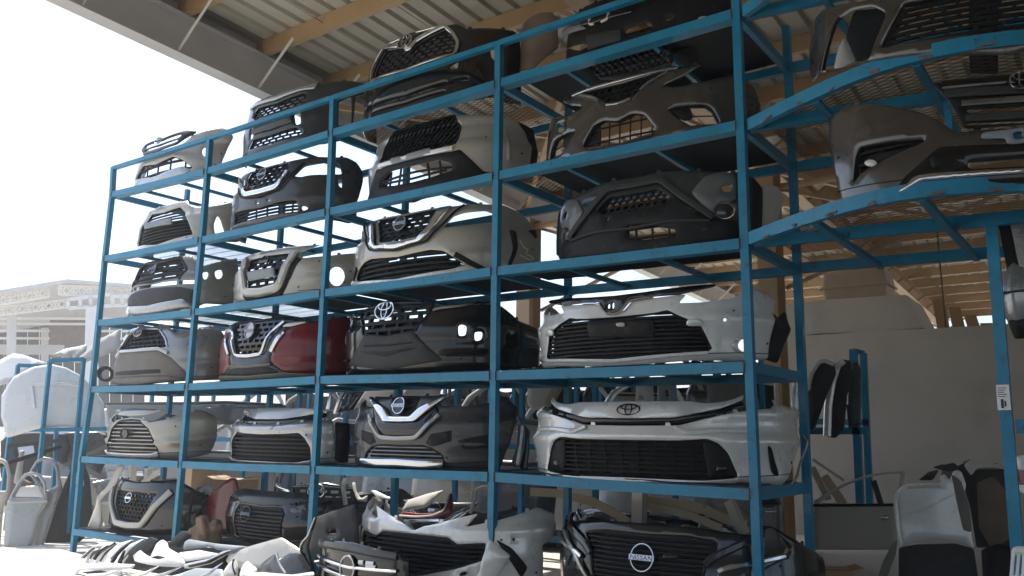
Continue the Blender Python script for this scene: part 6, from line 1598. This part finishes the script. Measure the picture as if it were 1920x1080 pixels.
for k, (pts, cc, Pz, mt, nm, cat, lb, hl) in enumerate([
    ([(0, 445), (40, 412), (160, 404), (300, 410), (330, 470), (300, 560), (240, 520), (180, 540), (140, 640), (60, 650), (0, 620)], (150, 500), (-10.6, 0.7, 0), 'grey_plastic', 'body_shell', 'car body', 'dark car body corner with a wheel arch below the upright white hood', [[(70, 470), (150, 455), (160, 500), (80, 520)]]),
    ([(300, 405), (500, 400), (510, 520), (470, 600), (400, 560), (330, 590), (290, 520)], (400, 480), (-10.0, 1.3, 0), 'darkgrey_paint', 'body_shell', 'car body', 'dark grey fender shell behind the end post below the white hood', []),
    ([(270, 700), (330, 640), (400, 660), (420, 800), (380, 900), (300, 930), (280, 820)], (340, 780), (-9.4, 0.9, 0), 'black_plastic', 'black_skin', 'car bumper', 'torn black bumper skin leaning behind the silver doors by the yard', []),
    ([(430, 640), (560, 610), (640, 690), (600, 760), (470, 740)], (520, 690), (-9.6, 1.6, 0), 'silver_paint', 'body_shell', 'car panel', 'silver panel behind the black car front with the pale V', []),
    ([(-20, 640), (60, 600), (140, 640), (150, 720), (60, 760), (-20, 740)], (60, 680), (-10.2, 0.4, 0), 'rust_brown', 'body_shell', 'car panel', 'rusty inner panel behind the silver doors by the yard', []),
    ([(60, 640), (90, 490), (110, 488), (90, 660)], (90, 570), (-10.0, 0.3, 0), 'off_white', 'door_pillar', 'door pillar', 'upright cream pillar rising among the doors by the yard', []),
    ([(215, 530), (225, 470), (245, 470), (250, 540)], (230, 500), (-9.9, 0.3, 0), 'dusty_plastic', 'door_pillar', 'door pillar', 'short grey pillar stub above the silver doors by the yard', [])]):
    plateA(nm, lb, cat, ZL, pts, cc, Pz, A + R(-20 + 12 * (k % 4)), mat=mt, rake=0.1 + 0.06 * (k % 3), part='shell', thick=0.03, holes=hl, sag=0.12)
for k, (pa, pb, lb) in enumerate([((0, 560), (290, 470), 'thin dark strip lying slanted below the upright white hood'), ((40, 470), (300, 440), 'flat dark moulding below the shelf of the hood stand'), ((300, 560), (500, 470), 'long grey moulding leaning behind the end post by the yard')]):
    q0 = px([pa, pb], ZL); u0 = pl(q0[0][0], q0[0][1], (-9.7, 0.5, 0), A); u1 = pl(q0[1][0], q0[1][1], (-9.7, 0.5, 0), A)
    root = thing('moulding_strip', lb, 'moulding', tuple(u0)); m = MB(); m.beam((0, 0, 0), Vector(u1 - u0), 0.06, 0.05); m.build('length', ['black_plastic', 'grey_plastic', 'dusty_plastic'][k], root)
plateA('wheel_arch', 'dark tyre shaped arch liner hanging behind the end post by the yard', 'arch liner', Z4, ellipse(375, 540, 78, 75, 24).tolist(), (375, 540), (-9.0, 0.9, 0), A, mat='rubber', part='liner', holes=[ellipse(375, 545, 50, 48, 20).tolist()], thick=0.12)

# far canopy across the yard
CA = R(62); CP = np.array([-29.0, 11.0, 0.0])
can = thing('open_canopy', 'pale open canopy with lattice trusses and a white column across the yard', 'canopy', (CP[0], CP[1], GZ), CA)
def cl(x, y, d=0.0):
    """photo pixel -> canopy coordinates on its front plane pushed back by d"""
    n = Vector((math.sin(CA), -math.cos(CA), 0)); P0 = CP - np.array([n.x, n.y, 0]) * d
    p = Vector(pl(x, y, P0, CA)) - Vector((CP[0], CP[1], GZ))
    return Matrix.Rotation(-CA, 3, 'Z') @ p
def cbar(a, b, wd, name, mat, d=0.0, kind=None):
    m = MB(); m.beam(cl(*a, d), cl(*b, d), wd, wd, (0, 1, 0)); return m.build(name, mat, can, kind)
rf = MB()
for a, b in (((-70, 561), (125, 529)), ((125, 529), (300, 542))):
    for d0, d1 in ((0.0, 14.0),):
        p, q_, r_, s_ = cl(*a, 0), cl(*b, 0), cl(*b, 0), cl(*a, 0)
        up = Vector((0, 0, .12)); f0, f1 = Vector((0, d0, 0)), Vector((0, d1, 0))
        rf.add([p + f0, q_ + f0, q_ + f1, p + f1, p + f0 + up, q_ + f0 + up, q_ + f1 + up, p + f1 + up], [(0, 1, 2, 3), (4, 7, 6, 5), (0, 4, 5, 1), (1, 5, 6, 2), (2, 6, 7, 3), (3, 7, 4, 0)])
rf.build('canopy_roof', 'grey_steel', can)
def truss(a0, a1, b0, b1, n, d, wd, mat='pale_steel'):
    cbar(a0, a1, wd * 1.4, 'truss_chord', mat, d); cbar(b0, b1, wd * 1.4, 'truss_chord', mat, d)
    L = lambda p, q, t: (p[0] + (q[0] - p[0]) * t, p[1] + (q[1] - p[1]) * t)
    for i in range(n):
        for u, v in (((a0, a1), (b0, b1)), ((b0, b1), (a0, a1))):
            cbar(L(*u, i / n), L(*v, (i + 1) / n), wd, 'truss_web', mat, d)
    for i in range(0, n + 1, 2): cbar(L(a0, a1, i / n), L(b0, b1, i / n), wd, 'truss_post', mat, d)
truss((110, 536), (270, 540), (110, 552), (270, 557), 11, 0.4, 0.055)
truss((-30, 560), (92, 540), (-30, 577), (92, 556), 10, 0.8, 0.055)
truss((-20, 579), (128, 562), (-20, 594), (128, 576), 12, 1.6, 0.05)
for a, b in (((128, 562), (210, 552)), ((128, 578), (212, 573)), ((128, 562), (128, 578)), ((150, 560), (150, 577)), ((170, 557), (170, 575)), ((210, 552), (212, 573)), ((228, 556), (230, 572)), ((212, 556), (240, 556)), ((212, 573), (240, 572))): cbar(a, b, 0.12, 'box_frame', 'white_plastic', 0.2)
m = MB(); m.beam(cl(171, 576), cl(165, 806), 0.36, 0.36, (0, 1, 0)); m.build('column', 'white_plastic', can)
m = MB(); m.beam(cl(22, 590, 2), cl(20, 806, 2), 0.3, 0.3, (0, 1, 0)); m.build('column', 'grey_steel', can)
m = MB(); m.beam(cl(84, 615, 9), cl(84, 800, 9), 0.3, 0.3, (0, 1, 0)); m.build('column', 'grey_steel', can)
bk = MB()
for k in range(16):
    x = -80 + k * 22; a, b = cl(x, 592, 12), cl(x + 21, 592, 12); c_, d_ = cl(x, 800, 12), cl(x + 21, 800, 12)
    bk.add([c_, d_, b, a, c_ + Vector((0, .2, 0)), d_ + Vector((0, .2, 0)), b + Vector((0, .2, 0)), a + Vector((0, .2, 0))], [(0, 1, 2, 3), (4, 7, 6, 5), (0, 4, 5, 1), (1, 5, 6, 2), (2, 6, 7, 3), (3, 7, 4, 0)])
bk.build('back_wall', 'grey_plastic', can)
for k, y in enumerate((597, 607, 620, 634)): cbar((-40, y), (260, y + 1), 0.1, 'eave_purlin', 'pale_steel', 4 + k)
m = MB(); m.beam(cl(-40, 655, 3), cl(120, 656, 3), 0.5, 0.35, (0, 0, 1)); o = m.build('storage_shelf', 'off_white', can)
m = MB(); m.beam(cl(95, 635, 6), cl(160, 634, 6), 1.6, 1.5, (0, 0, 1)); m.build('storage_bay', 'rust_brown', can)

yw = MB()
for k in range(22):
    x = -95 + k * 4.0; yw.box((x, 33.0, GZ - .05), (x + 3.96, 33.18, 2.1)); yw.box((x + 3.7, 32.9, GZ - .05), (x + 3.99, 33.0, 2.2))
o = yw.build('boundary_wall', 'pale_steel'); tag(o, 'long low pale boundary wall across the yard, far behind the racks', 'wall')
HOOD = [(-0.7, 0.0), (0.7, 0.0), (0.74, 0.35), (0.66, 0.75), (0.45, 0.98), (0.0, 1.05), (-0.45, 0.98), (-0.66, 0.75), (-0.74, 0.35)]
FEND = [(-0.6, 0.0), (-0.25, 0.05), (-0.1, 0.3), (0.15, 0.42), (0.4, 0.3), (0.5, 0.0), (0.62, 0.05), (0.7, 0.5), (0.3, 0.72), (-0.4, 0.75), (-0.62, 0.4)]
q = random.Random(21); pro = {}
for k in range(26):
    a = q.uniform(0, 1); bearing = R(-66 + 12 * a); dd = q.uniform(13.5, 24)
    x, y = CAM_POS[0] + dd * math.sin(bearing), CAM_POS[1] + dd * math.cos(bearing)
    sh = 'hood' if k % 2 else 'fender'; mt = q.choice(('white_paint', 'white_paint', 'off_white', 'silver_paint', 'grey_silver_paint'))
    nm = {'white_paint': 'white', 'off_white': 'cream', 'silver_paint': 'silver', 'grey_silver_paint': 'grey silver'}[mt]
    lb = '%s car %s standing among the loose panels in the sunny yard' % (nm, sh); rz = q.uniform(-1, 1.2); loc = (x, y, GZ + q.choice((0.0, 0.0, 0.75)))
    if (sh, mt) not in pro:
        pro[(sh, mt)] = plate_local('car_hood' if sh == 'hood' else 'fender', lb, 'car hood' if sh == 'hood' else 'fender', loc, rz, HOOD if sh == 'hood' else FEND, w=0.75, sag=0.1, rake=0.3, mat=mt, part='skin', group='loose panels in the yard', thick=0.02)[1]
    else: copy_tree(pro[(sh, mt)], loc, rz, lb, 'loose panels in the yard')
ys = thing('yard_rack', 'low pale rack carrying the upper loose panels in the sunny yard', 'parts stand', (-14.5, 3.0, GZ))
for k in range(6):
    m = MB(); m.box((-6 + k * 2, -1, 0), (-5.94 + k * 2, -.94, .72)); m.build('post', 'grey_steel', ys)
    m = MB(); m.box((-6 + k * 2, 2.4, 0), (-5.94 + k * 2, 2.46, .72)); m.build('post', 'grey_steel', ys)
m = MB(); m.box((-6.2, -1.1, .68), (4.4, 2.6, .74)); m.build('deck_board', 'dusty_plastic', ys)
# ------------------------------------------------------------------ right side before the concrete wall
st2 = thing('upright_stand', 'blue steel stand with two tall posts before the concrete wall', 'parts stand', (-1.0, 6.6, GZ))
def wbar(pa, pb, Y, wd, name, mat='blue_steel', root=st2, org=(-1.0, 6.6, GZ)):
    a = Vector(at_y(*pa, Y)) - Vector(org); b = Vector(at_y(*pb, Y)) - Vector(org)
    m = MB(); m.beam(a, b, wd, wd, (0, 0, 1) if abs(a.z - b.z) < .3 else (0, 1, 0)); return m.build(name, mat, root)
wbar((1600, 655), (1616, 1010), 6.4, 0.09, 'post'); wbar((1619, 662), (1633, 990), 6.9, 0.08, 'post'); wbar((1600, 657), (1620, 662), 6.5, 0.06, 'cap_rail')
wbar((1500, 808), (1625, 808), 6.4, 0.09, 'shelf_rail'); wbar((1500, 790), (1630, 792), 6.9, 0.08, 'shelf_rail')
for k, (pts, edge, mt, em, lb) in enumerate([
    ([(84, 230), (100, 150), (132, 98), (165, 86), (205, 105), (215, 150), (170, 250), (110, 410), (86, 400)], [(86, 225), (102, 150), (135, 98), (165, 90), (205, 108)], 'black_plastic', 'off_white', 'black trunk lid with a thin pale rim, outermost of three on the blue stand'),
    ([(172, 440), (176, 300), (190, 190), (215, 110), (245, 82), (280, 88), (290, 150), (265, 250), (250, 400), (210, 445)], [(176, 436), (180, 300), (196, 190), (220, 112), (250, 86)], 'black_plastic', 'pearl_paint', 'black trunk lid with a bright white rim, middle of three on the blue stand'),
    ([(258, 290), (265, 180), (282, 110), (310, 90), (330, 130), (330, 380), (270, 400)], [(262, 290), (268, 185), (285, 115)], 'slate_paint', 'dull_chrome', 'dark blue grey trunk lid next to the posts of the blue stand')]):
    plate('trunk_lid', lb, 'trunk lid', ZQ, pts, (pts[0][0] + 50, 260), 6.0 + 0.12 * k, w=0.5, sag=0.12, mat=mt, part='lid_skin', group='trunk lids on the blue stand', strips=[('rim', edge, 0.10 if k == 1 else 0.055, em, dict(off=0.045, depth=0.06))], thick=0.03)
plate('door_shell', 'pale grey car door with an arched window frame before the concrete wall', 'car door', ZQ, [(110, 960), (112, 735), (180, 690), (260, 650), (340, 620), (430, 602), (532, 598), (520, 660), (500, 760), (490, 960)], (300, 850), 4.6, w=1.0, sag=0.06, mat='off_white', part='door_skin', thick=0.04, rake=0.05,
      holes=[[(135, 745), (200, 692), (270, 658), (345, 630), (430, 612), (512, 608), (505, 660), (478, 748)]],
      extra=[('handle', [(420, 800), (460, 800), (460, 822), (425, 820)], 'chrome', dict(off=0.03))], strips=[('window_trim', [(112, 755), (480, 752)], 0.03, 'black_plastic', dict(off=0.012)), ('window_bar', [(385, 640), (420, 750)], 0.06, 'grey_plastic', dict(off=-0.01))])
for k, (a, b, mt) in enumerate([((110, 545), (250, 640), 'off_white'), ((105, 580), (180, 730), 'tan_plastic'), ((160, 620), (250, 750), 'tan_plastic')]):
    stick('window_strip', ['thin pale strip slanting above the pale grey car door', 'thin tan door pillar seen through the pale grey door window', 'wide tan door pillar seen through the pale grey door window'][k], 'window strip', [a, b], ZQ, 5.2 + .1 * k, [0.03, 0.07, 0.1][k], mt)
plate('rear_quarter_piece', 'white car quarter panel with a wheel arch, standing before the concrete wall', 'quarter panel', ZQ, [(500, 935), (488, 850), (482, 740), (490, 695), (515, 665), (545, 655), (698, 652), (690, 625), (712, 608), (736, 640), (760, 588), (792, 600), (814, 660), (802, 720), (832, 800), (838, 900), (852, 962), (800, 930), (720, 915), (650, 910), (570, 925), (520, 952)], (640, 800), 3.2, w=0.9, sag=0.12, mat='white_paint', part='panel_skin', rake=0.1,
      extra=[('rear_return', [(745, 610), (790, 640), (830, 760), (840, 880), (800, 870), (770, 740)], 'dusty_plastic', dict(off=0.006, thick=0.004))],
      strips=[('flange', [(545, 672), (620, 668), (696, 664)], 0.025, 'off_white', dict(off=0.012)), ('crease', [(520, 800), (620, 770), (760, 700)], 0.02, 'white_paint', dict(off=0.008)), ('edge', [(520, 945), (500, 850), (488, 740), (500, 695)], 0.03, 'pearl_paint', dict(off=0.015))])
plate('inner_arch', 'dusty dark inner wing panel behind the white quarter panel', 'car panel', ZQ, [(655, 580), (700, 565), (770, 575), (830, 545), (905, 560), (985, 575), (1030, 640), (1010, 760), (1060, 860), (1040, 990), (960, 950), (860, 950), (830, 760), (790, 640), (720, 600)], (900, 750), 3.6, w=0.8, sag=0.2, mat='grey_plastic', part='panel_skin', strips=[('pale_edge', [(815, 548), (835, 590), (850, 575), (960, 575)], 0.06, 'dusty_plastic', dict(off=0.02))])
plate('arch_liner', 'dark rubber bracket on top of the white quarter panel', 'bracket', ZQ, [(690, 590), (720, 565), (760, 558), (785, 590), (740, 600)], (740, 580), 3.15, w=0.2, sag=0.02, mat='rubber', part='bracket_body')
plate('bumper_end', 'dark bumper shells standing on the ground below the white quarter panel', 'car bumper', ZQ, [(500, 950), (580, 935), (760, 930), (850, 955), (880, 1150), (500, 1150)], (680, 1020), 3.0, w=0.7, sag=0.2, mat='grey_plastic', part='shell')
plate('fender_lip', 'long grey white fender lip leaning against the white quarter panel', 'fender lip', ZQ, [(405, 1085), (430, 1010), (480, 920), (497, 915), (490, 980), (450, 1085)], (450, 1000), 2.9, w=0.3, sag=0.03, mat='dusty_plastic', part='lip')
plate('white_crate', 'white plastic slatted crate below the post with the paper label', 'crate', (1640, 840, 4.5), [(1155, 835), (1300, 830), (1300, 1200), (1125, 1200)], (1220, 960), -0.3, w=0.4, sag=0.01, mat='white_plastic', part='side', holes=[[(1180, 900), (1200, 898), (1185, 1080), (1165, 1080)], [(1225, 900), (1245, 898), (1235, 1080), (1212, 1080)]], thick=0.02)
# items at the right edge behind the mid post
def lathe(prof, n=20):
    V = []; F = []
    for (r, z) in prof:
        for k in range(n): V.append((r * math.cos(2 * PI * k / n), r * math.sin(2 * PI * k / n), z))
    for i in range(len(prof) - 1):
        for k in range(n):
            l = (k + 1) % n; F.append((i * n + k, i * n + l, (i + 1) * n + l, (i + 1) * n + k))
    return V, F
hl = at_y(1912, 560, 0.6)
mr_ = thing('wing_mirror', 'silver wing mirror with a dark foot beside the post with the paper label', 'wing mirror', tuple(at_y(1912, 615, 0.5)))
bm = bmesh.new(); bmesh.ops.create_icosphere(bm, subdivisions=3, radius=1.0)
for v in bm.verts: v.co = Vector((v.co.x * 0.085 + 0.02 * v.co.z, v.co.y * 0.09, v.co.z * 0.19 + 0.18 + (0.03 if v.co.x < 0 else 0)))
me = bpy.data.meshes.new('mirror_shell'); bm.to_mesh(me); bm.free(); me.polygons.foreach_set('use_smooth', [True] * len(me.polygons)); link('mirror_shell', me, 'silver_paint', mr_)
V, F = lathe([(0.03, -0.06), (0.05, 0.0), (0.06, 0.04), (0.03, 0.07)]); link('mirror_foot', mesh('mirror_foot', V, F, True), 'black_plastic', mr_)
m = MB(); m.beam((-0.08, 0, 0.2), (0.09, 0, 0.21), 0.19, 0.012); m.build('mirror_seam', 'grey_plastic', mr_)
stick('drain_pipe', 'black pipe slanting down from the bow-front shelf to the wing mirror', 'pipe', [(1880, 405), (1895, 480), (1908, 540)], None, 0.55, 0.06, 'black_plastic', th=0.06)
plate('wrapped_lamp', 'bubble wrapped part hanging under the bow-front shelf by the black pipe', 'wrapped part', None, [(1885, 430), (1900, 392), (1960, 385), (1960, 540), (1915, 530)], (1920, 460), 0.7, w=0.3, sag=0.08, mat='wrap', part='wrapping')
plate('tail_lamp', 'red and white tail lamp hanging below the paper label', 'tail lamp', None, [(1903, 870), (1912, 855), (1960, 850), (1960, 930), (1915, 925)], (1925, 890), 0.5, w=0.2, sag=0.05, mat='red_paint', part='lens', extra=[('white_lens', [(1904, 855), (1950, 850), (1950, 880), (1908, 882)], 'lens', dict(off=0.01)), ('lower_lens', [(1906, 908), (1950, 912), (1950, 928), (1915, 925)], 'white_plastic', dict(off=0.01))])

for k, (pts, cc, Y, mt, lb) in enumerate([
    ([(690, 655), (700, 590), (745, 560), (770, 585), (735, 640), (715, 700)], (730, 620), 3.4, 'dusty_plastic', 'crumpled grey fender corner above the white quarter panel'),
    ([(800, 570), (830, 545), (870, 548), (960, 565), (1000, 590), (930, 580), (860, 585), (835, 620)], (880, 575), 3.3, 'off_white', 'torn cream fender top behind the white quarter panel'),
    ([(860, 650), (940, 620), (1010, 700), (1030, 900), (930, 960), (870, 860)], (940, 780), 3.35, 'rust_brown', 'rusty inner wing leaning beside the white quarter panel'),
    ([(590, 640), (640, 600), (690, 590), (660, 640)], (640, 620), 4.2, 'grey_plastic', 'grey bracket between the car door and the white quarter panel'),
    ([(880, 960), (960, 930), (1060, 960), (1060, 1120), (890, 1120)], (970, 1040), 2.9, 'black_plastic', 'black bumper end on the ground beside the white quarter panel')]):
    plate('scrap_panel', lb, 'car panel', ZQ, pts, cc, Y, w=0.4, sag=0.12, mat=mt, part='panel_skin', rake=0.2)

# ------------------------------------------------------------------ haze volume added to lift shadows and wash out light like lens glare
hz = MB(); hz.box((-150, -70, GZ - 1.1), (110, 160, 9.2))
me = mesh('haze', hz.V, hz.F)
hm = bpy.data.materials.new('haze'); hm.use_nodes = True
hn = hm.node_tree; hn.nodes.remove(hn.nodes['Principled BSDF'])
pv = hn.nodes.new('ShaderNodeVolumePrincipled'); pv.inputs['Color'].default_value = (0.93, 0.92, 0.90, 1); pv.inputs['Density'].default_value = 0.006; pv.inputs['Anisotropy'].default_value = 0.3
hn.links.new(pv.outputs[0], hn.nodes['Material Output'].inputs['Volume'])
me.materials.append(hm)
ho_ = link('haze', me, None, None, 'stuff')
